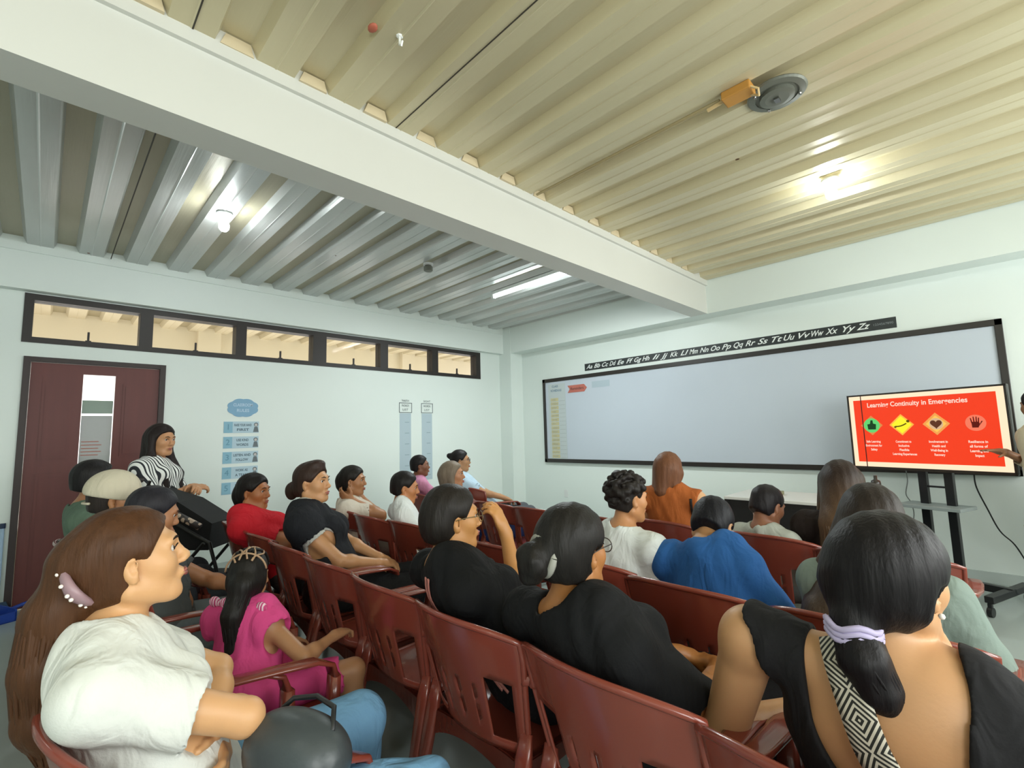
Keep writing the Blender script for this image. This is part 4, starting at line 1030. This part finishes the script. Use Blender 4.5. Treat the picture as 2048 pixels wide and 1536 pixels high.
    if hair in ('bun', 'pony', 'tied'):
        G.plane(hp(0, -.02, -.08), Mh @ np.array([0, -.1, -1.]), k=.006); hairline()
        for q in (-1, 1): G.ell(hp(q*.086, .012, -.014), np.array((.026, .028, .034))*s, Mh, k=.006, sub=1)
    if hair == 'long':
        hairline()
        for q in (-1, 1): G.ell(hp(q*.05, .09, -.03), np.array((.045, .06, .10))*s, Mh, k=.01, sub=1)
    if extra: extra(G, dict(hp=hp, Mh=Mh, H=H, s=s, NB=NB, root=root, up=up, fy=fy, hm=hm, Ri=Ri, pos=pos, gsh=gsh, Sh=Sh, P=P, chest=chest, sc=sc, AH=AH, KN=KN, T=T))
    if hair in ('tied', 'pony', 'bun'):
        for q in (-1, 1): G.ell(hp(q*.100, .012, -.016), np.array((.036, .030, .036))*s, Mh, k=.006, sub=1)
    if hair == 'curly':
        rnd = random.Random(3)
        for i in range(150):
            th = rnd.uniform(0, 2*PI); zz = rnd.uniform(-.55, 1); rr = math.sqrt(max(0, 1-zz*zz)); d = (rr*math.cos(th), rr*math.sin(th), zz)
            if d[1] > .62 and d[2] < .45: continue
            if abs(d[0]) > .75 and d[2] < -.1 and d[1] > -.2: continue
            G.ell(hp(d[0]*(.084+gr), -.016+d[1]*(.098+gr), .040+d[2]*(.09+gr)), np.array((1, 1, 1))*rnd.uniform(.011, .019)*s, None, k=.006)
    ps = 70/s
    if hair != 'none':
        v, Q = G.mesh(max(h*.95, .006), (lambda X: .0010*np.sin(X[..., 0]*ps*2.2+X[..., 1]*ps*1.3+1.5*np.sin(X[..., 2]*14))) if hair != 'curly' else None)
        np_obj('hair', v, Q, hm, root)
    return root, dict(hp=hp, Mh=Mh, H=H, s=s, NB=NB, AH=AH, gsh=gsh, P=P, Sh=Sh, chest=chest, KN=KN, up=up, fy=fy)

def drape(sdf, path, width, name, m, root=None, off=.004, from_y=-1, thick=.003, uv=False, n=40, label=None):
    """ribbon laid over a garment: path of (x, z[, y guess]) seen from behind (from_y=-1) or the front (+1)"""
    pts = []
    P = np.array(path, float); seg = np.linspace(0, len(P)-1, n)
    X = np.interp(seg, range(len(P)), P[:, 0]); Z = np.interp(seg, range(len(P)), P[:, 1])
    def surf(x, z):
        ys = np.linspace(.45*from_y, -.30*from_y, 400); q = np.stack([np.full(400, x), ys, np.full(400, z)], -1).astype(np.float32)
        d = sdf.ev(q); i = np.nonzero(d < off)[0]; return ys[i[0]] if len(i) else None
    C = []
    for x, z in zip(X, Z):
        y = surf(x, z)
        if y is not None: C.append((x, y, z))
    C = np.array(C)
    for _ in range(3): C[1:-1] = (C[:-2]+2*C[1:-1]+C[2:])/4
    vs = []; fs = []; k = 5
    for i in range(len(C)):
        t = nrm(C[min(i+1, len(C)-1)]-C[max(i-1, 0)]); s = np.array([t[2], 0, -t[0]]); s = nrm(s)
        for j in range(k):
            w = (j/(k-1)-.5)*width; x = C[i][0]+s[0]*w; z = C[i][2]+s[2]*w; y = surf(x, z)
            if y is None or abs(y-C[i][1]) > .05: y = C[i][1]
            vs.append((x, y*.7+C[i][1]*.3+from_y*thick, z))
    for i in range(len(C)-1):
        for j in range(k-1): fs.append((i*k+j, i*k+j+1, (i+1)*k+j+1, (i+1)*k+j))
    o = mesh_obj(name, vs, fs, m, root, True)
    if uv:
        L = np.concatenate([[0], np.cumsum(np.linalg.norm(np.diff(C, axis=0), axis=1))])/width
        ul = o.data.uv_layers.new(name='uv')
        for p in o.data.polygons:
            for li in p.loop_indices:
                vi = o.data.loops[li].vertex_index; ul.data[li].uv = ((vi % k)/(k-1), L[vi//k])
    md = o.modifiers.new('thickness', 'SOLIDIFY'); md.thickness = thick; md.offset = 0
    return o
# ------------------------------------------------------------------ the people
def loc(pos, yaw, w):
    return Rz(-yaw) @ (np.array(w, float)-np.array([pos[0], pos[1], 0]))
def strands(ctx, pts, rad, n, m, r0=.0035, seed=1, flat=1.0, root_r=.5, name='hair_locks'):
    """loose locks following a guide line, one mesh"""
    rnd = random.Random(seed); b = MB(); P = [np.array(p, float) for p in pts]
    for i in range(n):
        a = rnd.uniform(0, 2*PI); rr = math.sqrt(rnd.random())*.3+.75; ln = rnd.uniform(.72, 1.03); q = []; R = []
        tw = rnd.uniform(-.5, .5); N = 14
        for k in range(N):
            u = k/(N-1)*ln*(len(P)-1); j = min(int(u), len(P)-2); f = u-j; c = P[j]*(1-f)+P[j+1]*f
            if f >= 0 and j+1 < len(P): pass
            w = (rad[j]*(1-f)+rad[min(j+1, len(rad)-1)]*f)*rr
            q.append(c+np.array([math.cos(a+tw*k/N)*w, math.sin(a+tw*k/N)*w*flat, 0])); R.append(r0*(1-.75*(k/(N-1))**3))
        b.tube(q, R, 5)
    return b.build(name, m, ctx['root'], smooth=True, fix=False)

# 1 -- woman in white with the long ponytail, nearest at the left
def ex1(G, c):
    hp, H, s = c['hp'], c['H'], c['s']
    G.cap(hp(0, -.085, .02), hp(0, -.105, -.04), .062, .050, k=.03)
    pts = [hp(0, -.108, -.02), H+np.array([0, -.120, -.09]), H+np.array([0, -.126, -.19]), H+np.array([.0, -.124, -.29]), H+np.array([.01, -.115, -.37])]
    rad = [.040, .050, .054, .046, .018]
    for i in range(4): G.cap(pts[i], pts[i+1], rad[i], rad[i+1], k=.03)
    strands(c, pts, rad, 150, c['hm'], .0055, 3)
    m = mat('clip_mauve', '9b7f86', .4); b = MB()
    arc = [hp(math.sin(t)*.004+.078*math.sin(PI*(k/12))*1.0, -.128+.055*(k/12)**2+.012, .045-.125*k/12) for k, t in enumerate(np.linspace(0, 1, 13))]
    b.tube([Vector(p) for p in arc], [.006+.012*math.sin(PI*k/12) for k in range(13)], 8, ry=[.004+.006*math.sin(PI*k/12) for k in range(13)]); o = b.build('hair_clip', m, c['root'], smooth=True)
    for k in (2, 4, 6, 7, 9, 10, 11):
        b = MB(); p = np.array(arc[k])+(c['Mh'] @ np.array([.012, -.008, .0])); b.sphere(p, .0042, 8); b.build('pearl', mat('pearl', 'efe6df', .2), o, smooth=True)
HD1 = (262, 1122, 1.08)
p1, c1 = build_person('woman in plain white tee, long brown ponytail in a mauve clip, bottom left', (4.41, -5.42), -.10, HD1, (-.06, .16, 0), sc=1.0, build=1.08, bust=.9, h=.0048,
    tone='cf9f70', top='d9dcd6', sleeve=.62, neck=.068, bottom='6f9cc0', hair='pony', haircol='4a2f1c', hgrow=.016, arms=('cross', 'cross'), knees=((.10, .46), (.29, .46)), extra=ex1, lean=(0, -.015, 0))

# 2 -- woman in the black tank top with the patterned strap
def tank2(g, q):
    NB, up, fy, S, sc, chest = q['NB'], q['up'], q['fy'], q['S'], q['sc'], q['chest']
    g.ell(NB-up*.03, (.122, .30, .20), None, k=.006, sub=1)
    for s_ in (-1, 1): g.ell(S[s_]+q['xx']*s_*.058-up*.08, (.092, .22, .17), None, k=.006, sub=1)
def ex2(G, c):
    hp, H = c['hp'], c['H']
    G.ell(hp(0, -.035, .01), (.088, .088, .095), c['Mh'], k=.03)
    a = hp(.005, -.108, -.075); pts = [a, a+np.array([.015, -.025, -.06]), a+np.array([.035, -.02, -.11]), a+np.array([.05, -.015, -.15])]; rad = [.032, .038, .034, .012]
    G.cap(hp(-.01, -.07, -.03), a, .07, .034, k=.03)
    for i in range(3): G.cap(pts[i], pts[i+1], rad[i], rad[i+1], k=.02)
    strands(c, pts, rad, 80, c['hm'], .004, 5)
    b = MB()
    for k in range(3):
        cc = a+np.array([0, -.004, -.004-.010*k]); b.tube([cc+np.array([.042*math.cos(t), .040*math.sin(t), .005*math.sin(4*t)]) for t in np.linspace(0, 2*PI, 22)], .006, 6, cap=False)
    b.build('scrunchie', mat('scrunchie', 'b7aed0', .7), c['root'], smooth=True)
    b = MB(); b.sphere(hp(.090, .002, -.04), .0055, 8); b.build('earring', mat('pearl', 'efe6df', .2), c['root'], smooth=True)
pos2, yaw2 = (5.62, -4.46), .03
w2 = loc(pos2, yaw2, at(1893, 1345, .93)); f2 = loc(pos2, yaw2, at(1862, 1262, .93))-w2
p2, c2 = build_person('woman in black tank top, low black ponytail, back turned, at the bottom right', pos2, yaw2, (1782, 1155, .93), (-.50, -.05, .08), build=1.30, bust=1.15, h=.0048,
    tone='c4956a', tank=tank2, top='1c1c1e', bottom='26262a', hair='tied', haircol='161416', hgrow=.020, armw=1.15, arms=(((-.28, .22, .62), (-.6, -.7, -.5), (.3, 1, -.2), (0, 0, -1)), (w2, (.8, .1, -.6), f2, (-.6, .6, .1), .5)), extra=ex2, shroll=.045, shoulder=.195, lean=(-.02, 0, 0.0))

# 3 -- woman in black with grey hair tie
def ex3(G, c):
    hp, H = c['hp'], c['H']
    G.cap(hp(0, -.08, .01), hp(-.01, -.13, .0), .06, .035, k=.03); G.ell(hp(-.01, -.150, -.015), (.042, .040, .052), c['Mh'], k=.012)
    for k in range(14):
        a = k*2.4; G.ell(hp(-.01+.030*math.cos(a), -.155-.012*math.sin(k), -.015+.038*math.sin(a)), (.018,)*3, None, k=.008)
    b = MB(); b.tube([hp(-.008+.050*math.cos(t), -.116+.006*math.sin(3*t), .0+.050*math.sin(t)) for t in np.linspace(0, 2*PI, 26)], .011, 8, cap=False)
    b.build('hair_tie', mat('hair_tie', '9b9b92', .7), c['root'], smooth=True)
    glasses(c)
def glasses(c, col='3a3430'):
    hp, s = c['hp'], c['s']; b = MB()
    for q in (-1, 1):
        b.tube([hp(q*.033+.024*math.cos(t), .103, .006+.020*math.sin(t)) for t in np.linspace(0, 2*PI, 20)], .0016, 5, cap=False)
        b.tube([hp(q*.057, .100, .012), hp(q*.078, .03, .012), hp(q*.084, -.01, .006)], .0016, 5)
    b.tube([hp(-.009, .104, .010), hp(.009, .104, .010)], .0016, 5); b.build('glasses', mat('glasses_'+col, col, .3), c['root'], smooth=True)
p3, c3 = build_person('woman in black with glasses and a bun in a grey hair tie, centre, from behind', (5.06, -4.44), -.12, (1147, 1100, 1.32), (-.12, -.02, 0), build=1.22, bust=1.1, h=.006,
    tone='a9713f', top='141517', sleeve=1.05, neck=.074, bottom='17171a', hair='bun', haircol='1d1b19', hgrow=.022, arms=('lap', 'mid'), extra=ex3)

# 4 -- woman with pink strap
def ex4(G, c):
    glasses(c, '6a5a3a')
    G.ell(c['hp'](0, -.06, -.01), (.075, .06, .07), c['Mh'], k=.03)
pos4, yaw4 = (4.55, -4.42), -.25
w4 = loc(pos4, yaw4, at(1012, 1068, 1.86)); f4 = loc(pos4, yaw4, at(985, 1020, 1.84))-w4
p4, c4 = build_person('woman in black sweater with thin pink bag straps across her back, glasses', (4.55, -4.42), -.25, (905, 1038, 1.72), (-.40, .0, 0), build=1.12, bust=1.0, h=.0065,
    tone='bd8750', top='131416', sleeve=1.15, neck=.078, bottom='17171a', hair='tied', haircol='211d1a', hgrow=.017, arms=('mid', (w4, (.5, .1, -1), f4, (-.7, -.5, .1), .7)), extra=ex4)

# 5 -- girl in pink with braids
def ex5(G, c):
    hp, H, s = c['hp'], c['H'], c['s']
    a = hp(0, -.10, -.02); pts = [a, a+np.array([0, -.035, -.09]), a+np.array([.01, -.03, -.20]), a+np.array([.0, -.02, -.30])]; rad = [.036, .036, .030, .012]
    G.cap(hp(0, -.06, -.02), a, .06, .04, k=.03)
    for i in range(3): G.cap(pts[i], pts[i+1], rad[i], rad[i+1], k=.02)
    strands(c, pts, rad, 60, c['hm'], .003, 8)
    # cornrow braids: raised ridges from the hairline to the crown
    b = MB()
    for k in range(7):
        x0 = -.07+.0233*k; P = []
        for t in np.linspace(0, 1, 16):
            y = .075-.13*t; x = x0*(1-.55*t)+.01*math.sin(t*6+k); rr = max(0., 1-(x/.090)**2-((y+.014)/.108)**2); P.append(hp(x, y, .038+.092*math.sqrt(rr)))
        b.tube(P, [.0050+.0015*math.sin(i*2.4) for i in range(16)], 6)
    b.build('braids', c['hm'], c['root'], smooth=True)
    b = MB()   # skin partings between the braids
    for k in range(6):
        x0 = -.058+.0233*k; P = []
        for t in np.linspace(0, 1, 18):
            y = .07-.17*t; x = x0*1.15*(1-.35*t)+.012*math.sin(t*7+k*2); rr = max(0., 1-(x/.0895)**2-((y+.014)/.1085)**2); P.append(hp(x, y, .040+.0955*math.sqrt(rr)))
        b.tube(P, .0034, 5)
    P = [hp(-.088*math.cos(t), -.055-.02*math.sin(t), .03+.088*math.sin(t)) for t in np.linspace(.1, PI-.1, 18)]; b.tube(P, .0035, 5)
    b.build('scalp_partings', skin('a98a6c'), c['root'], smooth=True)
    for q in (-1, 1):   # patterned bows on the shoulders
        b = MB(); S = c['Sh'][q]*.72+c['NB']*.28+np.array([0, -.025, .055])
        for w in (-1, 1): b.sphere(S+np.array([w*.026, 0, .002]), .026, 10, (1, .5, .75))
        b.sphere(S, .011, 8); b.build('shoulder_bow', striped('bow_print', 'e8c9d6', 'c23f78', 90, 'X'), c['root'], smooth=True)
p5, c5 = build_person('small girl in bright pink with braided black hair and a long tail', (3.88, -5.12), .45, (498, 1152, 1.76), (1.05, -.05, 0), sc=.70, hs=1.10, build=1.0, h=.006,
    tone='a97c58', top='d24a86', sleeve=.12, neck=.078, bottom='d24a86', leg=.42, hair='tied', haircol='1b1917', hgrow=.010, arms=('lap', 'rest'), extra=ex5, knees=((.10, .42), (.34, .36)), shoe='d9d6d2')

# 6, 7, 8 -- men at the door side
def ex6(G, c):
    hp, Mh = c['hp'], c['Mh']; s = c['s']; K = Sdf()
    K.ell(hp(0, -.012, .050), np.array((.098, .116, .104))*s, Mh, k=.01); K.plane(hp(0, 0, .010), Mh @ np.array([0, -.22, -1.]), k=.004)
    K.ell(hp(0, -.115, .020), np.array((.036, .03, .026))*s, Mh, k=.004, sub=1)
    K.ell(hp(0, .125, .030), np.array((.070, .065, .010))*s, Mh @ Rx(-.12), k=.012)
    v, Q = K.mesh(.006); np_obj('cap', v, Q, cloth('c9c1ac'), c['root'])
    b = MB(); b.tube([hp(.036*math.cos(t), -.118-.006*math.cos(2*t)*0, .018+.0) if 0 else hp(-.055+.11*t, -.122+.03*abs(2*t-1)**2, -.006) for t in np.linspace(0, 1, 10)], .006, 6); b.build('cap_strap', cloth('c9c1ac'), c['root'], smooth=True)
p6, c6 = build_person('man in a cream cap and olive green shirt, left of the scene near the door', (2.60, -5.34), -.10, (230, 1000, 2.28), (-.15, -.02, 0), build=1.15, h=.007, tone='b37b52', top='7c8f76', sleeve=.7, neck=.074, bottom='3c4147',
    hair='short', haircol='2a2320', hgrow=.009, arms=('lap', 'mid'), extra=ex6, lean=(0, 0, .0))
p7, c7 = build_person('dark-haired man leaning forward, hand at chin, between the cream cap and the girl in pink', (3.14, -5.28), -.10, (305, 1028, 2.12), (-.02, -.30, 0), build=1.05, h=.007, tone='a87450', top='4a4d4e', sleeve=.6, bottom='5d6468',
    hair='short', haircol='25242a', hgrow=.013, arms=('knee', 'chin'), lean=(0, .05, 0))
p8, c8 = build_person('dark-haired man in a dark green shirt sitting behind the man in the cream cap', (2.07, -5.34), -.10, (190, 962, 2.76), (-.1, 0, 0), build=1.15, h=.009, tone='a87450', top='5a6e5e', sleeve=.7, bottom='202226',
    hair='short', haircol='1b191a', hgrow=.016, arms=('lap', 'lap'))
# 9 -- standing woman
def ex9(G, c):
    hp, H = c['hp'], c['H']
    for q in (-1, 1):
        G.cap(hp(q*.070, -.01, .03), hp(q*.080, .015, -.12), .028, .030, k=.03); G.cap(hp(q*.080, .015, -.12), H+np.array([q*.105, .085, -.27]), .030, .034, k=.02); G.cap(H+np.array([q*.105, .085, -.27]), H+np.array([q*.09, .115, -.42]), .034, .014, k=.02)
    G.cap(hp(0, -.06, .0), H+np.array([0, -.11, -.30]), .075, .05, k=.04)
p9, c9 = build_person('standing woman with long black hair and striped blouse, by the brown door', (1.20, -5.03), -.62, (322, 880, 3.70), (-.95, -.12, 0), sc=1.04, standing=True, h=.007, bust=.9, tone='bd8a62', top='e4e4e0',
    topmat=striped('blouse_stripes', '23262c', 'e4e6e2', 44, 'X', .40), sleeve=1.05, neck=.070, bottom='8d8468', hair='long', haircol='221a19', hgrow=.014, arms=('mid', 'mid'), extra=ex9, shoe='2b2b2b')
# 11, 12 -- red shirt, black vest
def ex11(G, c):
    hp = c['hp']; G.ell(hp(0, -.10, -.02), (.055, .04, .06), c['Mh'], k=.03); G.cap(hp(0, -.11, -.03), hp(0, -.10, -.12), .03, .02, k=.02)
p11, c11 = build_person('woman in red shirt with dark tied hair, seated in front of the rule strips', (2.58, -4.50), -.45, (508, 984, 3.08), (-.85, -.05, 0), build=1.12, bust=1.0, h=.008, tone='a5693f', top='c41f2c', sleeve=.75, neck=.068, bottom='35302e',
    hair='tied', haircol='191514', hgrow=.015, arms=('lap', 'mid'), extra=ex11)
def ex12(G, c):
    hp = c['hp']; G.ell(hp(0, -.135, -.045), (.034, .036, .050), c['Mh'], k=.02); G.cap(hp(0, -.09, -.03), hp(0, -.12, -.03), .04, .03, k=.03); G.ell(hp(0, .035, .115), (.05, .035, .02), c['Mh'], k=.03)
p12, c12 = build_person('woman in a black vest over a grey top with dark hair in a low bun', (3.10, -4.47), -.50, (625, 966, 2.74), (-.90, .02, 0), build=1.12, bust=1.1, h=.007, tone='bd8c62', top='b8bab4', sleeve=.40, neck=.066, bottom='1a1b1d', vest='1b1d22',
    hair='bun', haircol='33241e', hgrow=.014, arms=('lap', 'mid'), extra=ex12)
def ex13(G, c):
    hp = c['hp']; G.ell(hp(0, -.105, -.0), (.045, .04, .055), c['Mh'], k=.03); G.cap(hp(0, -.08, -.05), hp(0, -.07, -.10), .05, .03, k=.02)
p13, c13 = build_person('woman in a cream top resting her chin on her hand, dark hair clipped up', (2.18, -3.84), -.55, (706, 962, 3.78), (-.75, -.05, 0), build=1.1, bust=1.0, h=.009, tone='a87650', top='cfc6b8', sleeve=.6, bottom='6d655d', hair='tied', haircol='1d1a17', hgrow=.016, arms=('cheek', 'cheek'), extra=ex13)
p14, c14 = build_person('boy in a white shirt with short black hair, seated in the second row', (2.92, -3.80), -.35, (810, 976, 3.36), (-.62, -.15, 0), sc=.82, hs=1.12, h=.008, tone='b4784c', top='d8dedd', sleeve=.7, bottom='4a4e52', hair='short', haircol='1a1716', hgrow=.014, arms=('mid', 'mid'))
p15, c15 = build_person('child in a pink shirt with short black hair behind the boy in white', (1.80, -2.93), -.35, (840, 932, 4.60), (-.6, 0, 0), sc=.74, hs=1.15, seat=.50, h=.010, tone='7d4f36', top='c989a8', sleeve=.7, bottom='6a3340', hair='short', haircol='171314', hgrow=.012, arms=('mid', 'mid'))
def ex16(G, c):
    hp = c['hp']; G.cap(hp(0, -.06, .0), hp(0, -.06, -.14), .075, .045, k=.03)
    for q in (-1, 1): G.cap(hp(q*.065, -.01, .02), hp(q*.068, .01, -.12), .028, .022, k=.02)
p16, c16 = build_person('grey-haired person in a brown top leaning forward, facing the screen', (2.44, -2.86), -.45, (905, 950, 4.10), (-.75, .0, 0), build=1.1, h=.009, tone='ad7a58', top='6e4a44', sleeve=.8, bottom='2c3f75', hair='long', haircol='766a5c', hgrow=.014, arms=('lap', 'mid'), extra=ex16)
def ex17(G, c):
    hp = c['hp']; G.ell(hp(0, -.125, .06), (.028, .028, .03), c['Mh'], k=.02); glasses(c)
p17, c17 = build_person('woman in light blue with a dark top knot and glasses, nearest the wall corner', (1.90, -2.26), -.50, (921, 922, 5.02), (-.75, 0, 0), h=.011, tone='a47a55', top='a6bccb', sleeve=.7, bottom='4a4e52', hair='tied', haircol='191717', hgrow=.013, arms=('lap', 'lap'), extra=ex17)
# 18, 19
p18, c18 = build_person('boy with curly black hair in a white tee, middle of the second row', (4.42, -3.74), -.12, (1256, 998, 2.25), (-.45, -.08, 0), sc=.95, h=.007, tone='c0895c', top='dde3e1', sleeve=.62, bottom='8d9da6', hair='curly', haircol='221e1c', hgrow=.010, arms=('mid', 'mid'))
def ex19(G, c):
    hp, H = c['hp'], c['H']
    G.cap(hp(0, -.05, .0), H+np.array([-.03, -.095, -.12]), .078, .045, k=.04); G.cap(hp(-.05, -.03, -.02), H+np.array([-.09, -.08, -.16]), .040, .020, k=.03); G.cap(hp(.06, -.02, -.02), H+np.array([.05, -.07, -.10]), .04, .022, k=.03)
def tank19(g, q):
    g.ell(q['S'][1]+q['xx']*.05-q['up']*.06, (.065, .16, .12), None, k=.006, sub=1); g.ell(q['S'][-1]-q['xx']*.05-q['up']*.06, (.05, .16, .10), None, k=.006, sub=1)
p19, c19 = build_person('woman in sleeveless rust dress with light brown hair, in front of the whiteboard', (4.27, -2.78), .25, (1338, 941, 3.05), (.10, -.05, 0), h=.008, tone='d3a67c', tank=tank19, top='a45a2a', bottom='a45a2a', hair='long', haircol='6b4630', hgrow=.012, arms=('lap', 'front'), extra=ex19, lean=(0, 0, .035))
p20, c20 = build_person('man in blue shirt with his head bowed, right of the curly-haired boy', (4.99, -3.76), 0.02, (1425, 1052, 2.06), (.05, -.85, 0), build=.98, h=.0065, tone='b98a60', top='2c5f9e', sleeve=.85, neck=.070, bottom='43463f', hair='short', haircol='15161c', hgrow=.015, arms=('mid', 'lap'), lean=(0, -.075, .06), shoulder=.168)
p21, c21 = build_person('small boy in a light grey tee looking down at his hands', (4.88, -2.80), -.30, (1535, 1012, 2.56), (-.45, -.40, 0), sc=.78, hs=1.14, h=.007, tone='8f5f45', top='b3b8b0', sleeve=.9, bottom='8f9a9e', hair='short', haircol='201d20', hgrow=.011, arms=('front', 'front'), lean=(0, -.01, 0))
def ex22(G, c):
    hp, H = c['hp'], c['H']
    pts = [hp(0, -.05, .0), H+np.array([0, -.13, -.18]), H+np.array([-.01, -.15, -.36]), H+np.array([-.02, -.15, -.52])]; rad = [.085, .085, .075, .03]
    for i in range(3): G.cap(pts[i], pts[i+1], rad[i], rad[i+1], k=.03)
    for q in (-1, 1): G.cap(hp(q*.07, -.01, .03), H+np.array([q*.10, -.03, -.26]), .03, .03, k=.03)
    strands(c, pts[1:], rad[1:], 90, c['hm'], .005, 21)
p22, c22 = build_person('woman with very long brown hair down her back, right of the boy in grey', (5.24, -2.84), .05, (1683, 968, 2.40), (.12, -.05, 0), h=.007, tone='b98763', top='2a2220', sleeve=.9, bottom='3a3430', hair='long', haircol='2a1f1a', hairtip='5f4833', hgrow=.014, arms=('mid', 'mid'), extra=ex22)
def ex23(G, c):
    hp, H = c['hp'], c['H']
    pts = [hp(0, -.05, .0), H+np.array([-.03, -.10, -.15]), H+np.array([-.12, -.13, -.30]), H+np.array([-.15, -.13, -.42])]; rad = [.085, .085, .07, .03]
    for i in range(3): G.cap(pts[i], pts[i+1], rad[i], rad[i+1], k=.03)
    G.cap(hp(-.06, -.01, .02), H+np.array([-.15, -.06, -.22]), .035, .045, k=.03); G.cap(H+np.array([-.15, -.06, -.22]), H+np.array([-.19, -.10, -.34]), .045, .03, k=.03)
    strands(c, pts[1:], rad[1:], 90, c['hm'], .0045, 23)
p23, c23 = build_person('woman in grey-green tee, long dark hair, partly hidden behind the tank top woman', (5.48, -3.80), .02, (1745, 1042, 1.58), (.10, -.05, 0), build=.95, h=.0065, tone='c99f6e', top='7d8c84', sleeve=.85, bottom='4d5a60', hair='long', haircol='241e1b', hairtip='4a3e32', hgrow=.016, arms=('mid', 'lap'), extra=ex23, shoulder=.165)
# 24 -- presenter at the right edge, only arm and part of the face in view
pos24, yaw24 = tuple(at(2172, 900, 3.28))[:2], .95
tgt = loc(pos24, yaw24, at(2012, 905, 3.30)); fin = Rz(-yaw24) @ np.array(_r*-1.0)
p24, c24 = build_person('presenter in beige sleeves pointing at the television, at the right edge', pos24, yaw24, (2078, 812, 3.24), (.75, -.05, 0), standing=True, h=.008, tone='8f6547', top='b5ab93', sleeve=1.75, bottom='3a3a3e', hair='short', haircol='1b1817', hgrow=.014,
    arms=('down', (tgt, (0.3, 0, -1), fin, (0, 0, -1), .15)), curl=.2)

# ------------------------------------------------------------------ straps and bags
geo = bpy.data.materials.new('geometric_strap'); geo.use_nodes = True; nt = geo.node_tree; pb = nt.nodes['Principled BSDF']; pb.inputs['Roughness'].default_value = .8
uvn = nt.nodes.new('ShaderNodeUVMap'); sp_ = nt.nodes.new('ShaderNodeSeparateXYZ'); nt.links.new(uvn.outputs[0], sp_.inputs[0])
def mth(op, a, b=None):
    n = nt.nodes.new('ShaderNodeMath'); n.operation = op
    for i, v in enumerate((a, b)):
        if v is None: continue
        if isinstance(v, (int, float)): n.inputs[i].default_value = v
        else: nt.links.new(v, n.inputs[i])
    return n.outputs[0]
uu = mth('ABSOLUTE', mth('SUBTRACT', sp_.outputs['X'], .5)); vv = mth('ABSOLUTE', mth('SUBTRACT', mth('FRACT', mth('MULTIPLY', sp_.outputs['Y'], .62)), .5))
dd_ = mth('ADD', mth('MULTIPLY', uu, 1.0), mth('MULTIPLY', vv, 1.5)); bb_ = mth('GREATER_THAN', mth('FRACT', mth('ADD', mth('MULTIPLY', dd_, 5.5), .25)), .5)
mxx = nt.nodes.new('ShaderNodeMix'); mxx.data_type = 'RGBA'; mxx.inputs['A'].default_value = lin('c9c4b4'); mxx.inputs['B'].default_value = lin('23241f'); nt.links.new(bb_, mxx.inputs['Factor']); nt.links.new(mxx.outputs['Result'], pb.inputs['Base Color'])
def both(c, names):
    g = c['gsh'].copy(); g.p = list(c['gsh'].p); return g
def skin_sdf(c):
    g = Sdf(); g.p = [q for q in c['gsh'].p if not q[6]]; return g
s2 = skin_sdf(c2); NB2 = c2['NB']
drape(s2, [(-.130, NB2[2]+.055), (-.11, NB2[2]+.0), (-.075, NB2[2]-.10), (-.02, NB2[2]-.20), (.06, NB2[2]-.33)], .058, 'bag_strap', geo, p2, off=.004, uv=True, n=60)
s4 = skin_sdf(c4); NB4 = c4['NB']; pk = mat('pink_strap', 'b9796f', .5)
for dx in (0, .022): drape(s4, [(-.085+dx, NB4[2]+.0), (-.105+dx, NB4[2]-.08), (-.09+dx, NB4[2]-.18), (-.03+dx, NB4[2]-.28), (.07+dx, NB4[2]-.34)], .009, 'bag_strap', pk, p4, off=.004, n=40, thick=.004)
s19 = skin_sdf(c19); N19 = c19['NB']
drape(s19, [(.125, N19[2]-.03), (.125, N19[2]-.18), (.13, N19[2]-.36)], .014, 'bag_strap', mat('black_strap', '161616', .5), p19, off=.004, n=20)
s13 = skin_sdf(c13); N13 = c13['NB']
drape(s13, [(-.08, N13[2]-.02), (-.12, N13[2]-.14), (-.14, N13[2]-.26)], .014, 'bag_strap', mat('black_strap', '161616', .5), p13, off=.004, n=20)
# neck cord of the standing woman is hair; handbag on the lap of the woman in white
g = Sdf(); g.ell((0, 0, 0), (.115, .075, .080), Rz(.3), k=.02); g.ell((.02, .02, -.02), (.105, .08, .065), None, k=.04)
v, Q = g.mesh(.007, lambda X: .004*np.sin(X[..., 0]*30+X[..., 2]*20)); bag = thing('handbag', 'dark grey leather handbag on the lap of the woman in the white tee', 'bag', tuple(at(588, 1500, 1.02)), .2)
np_obj('bag_body', v, Q, mat('bag_leather', '3c4346', .38, noise=.1, bump=.2, bscale=60), bag)
b = MB(); b.tube([(-.10, .0, .03), (-.085, .05, .06), (-.03, .075, .068), (.04, .07, .066), (.09, .03, .05)], .006); b.build('bag_handle', mat('bag_dark', '1d2022', .4), bag, smooth=True)
g = Sdf(); g.ell((0, 0, 0), (.12, .07, .10), None, k=.02); v, Q = g.mesh(.009); o = np_obj('black_bag', v, Q, mat('bag_black', '0c0c0d', .25)); o.location = (3.20, -4.60, .535)
tag(o, 'glossy black bag on the seat behind the woman in the black vest', 'bag')
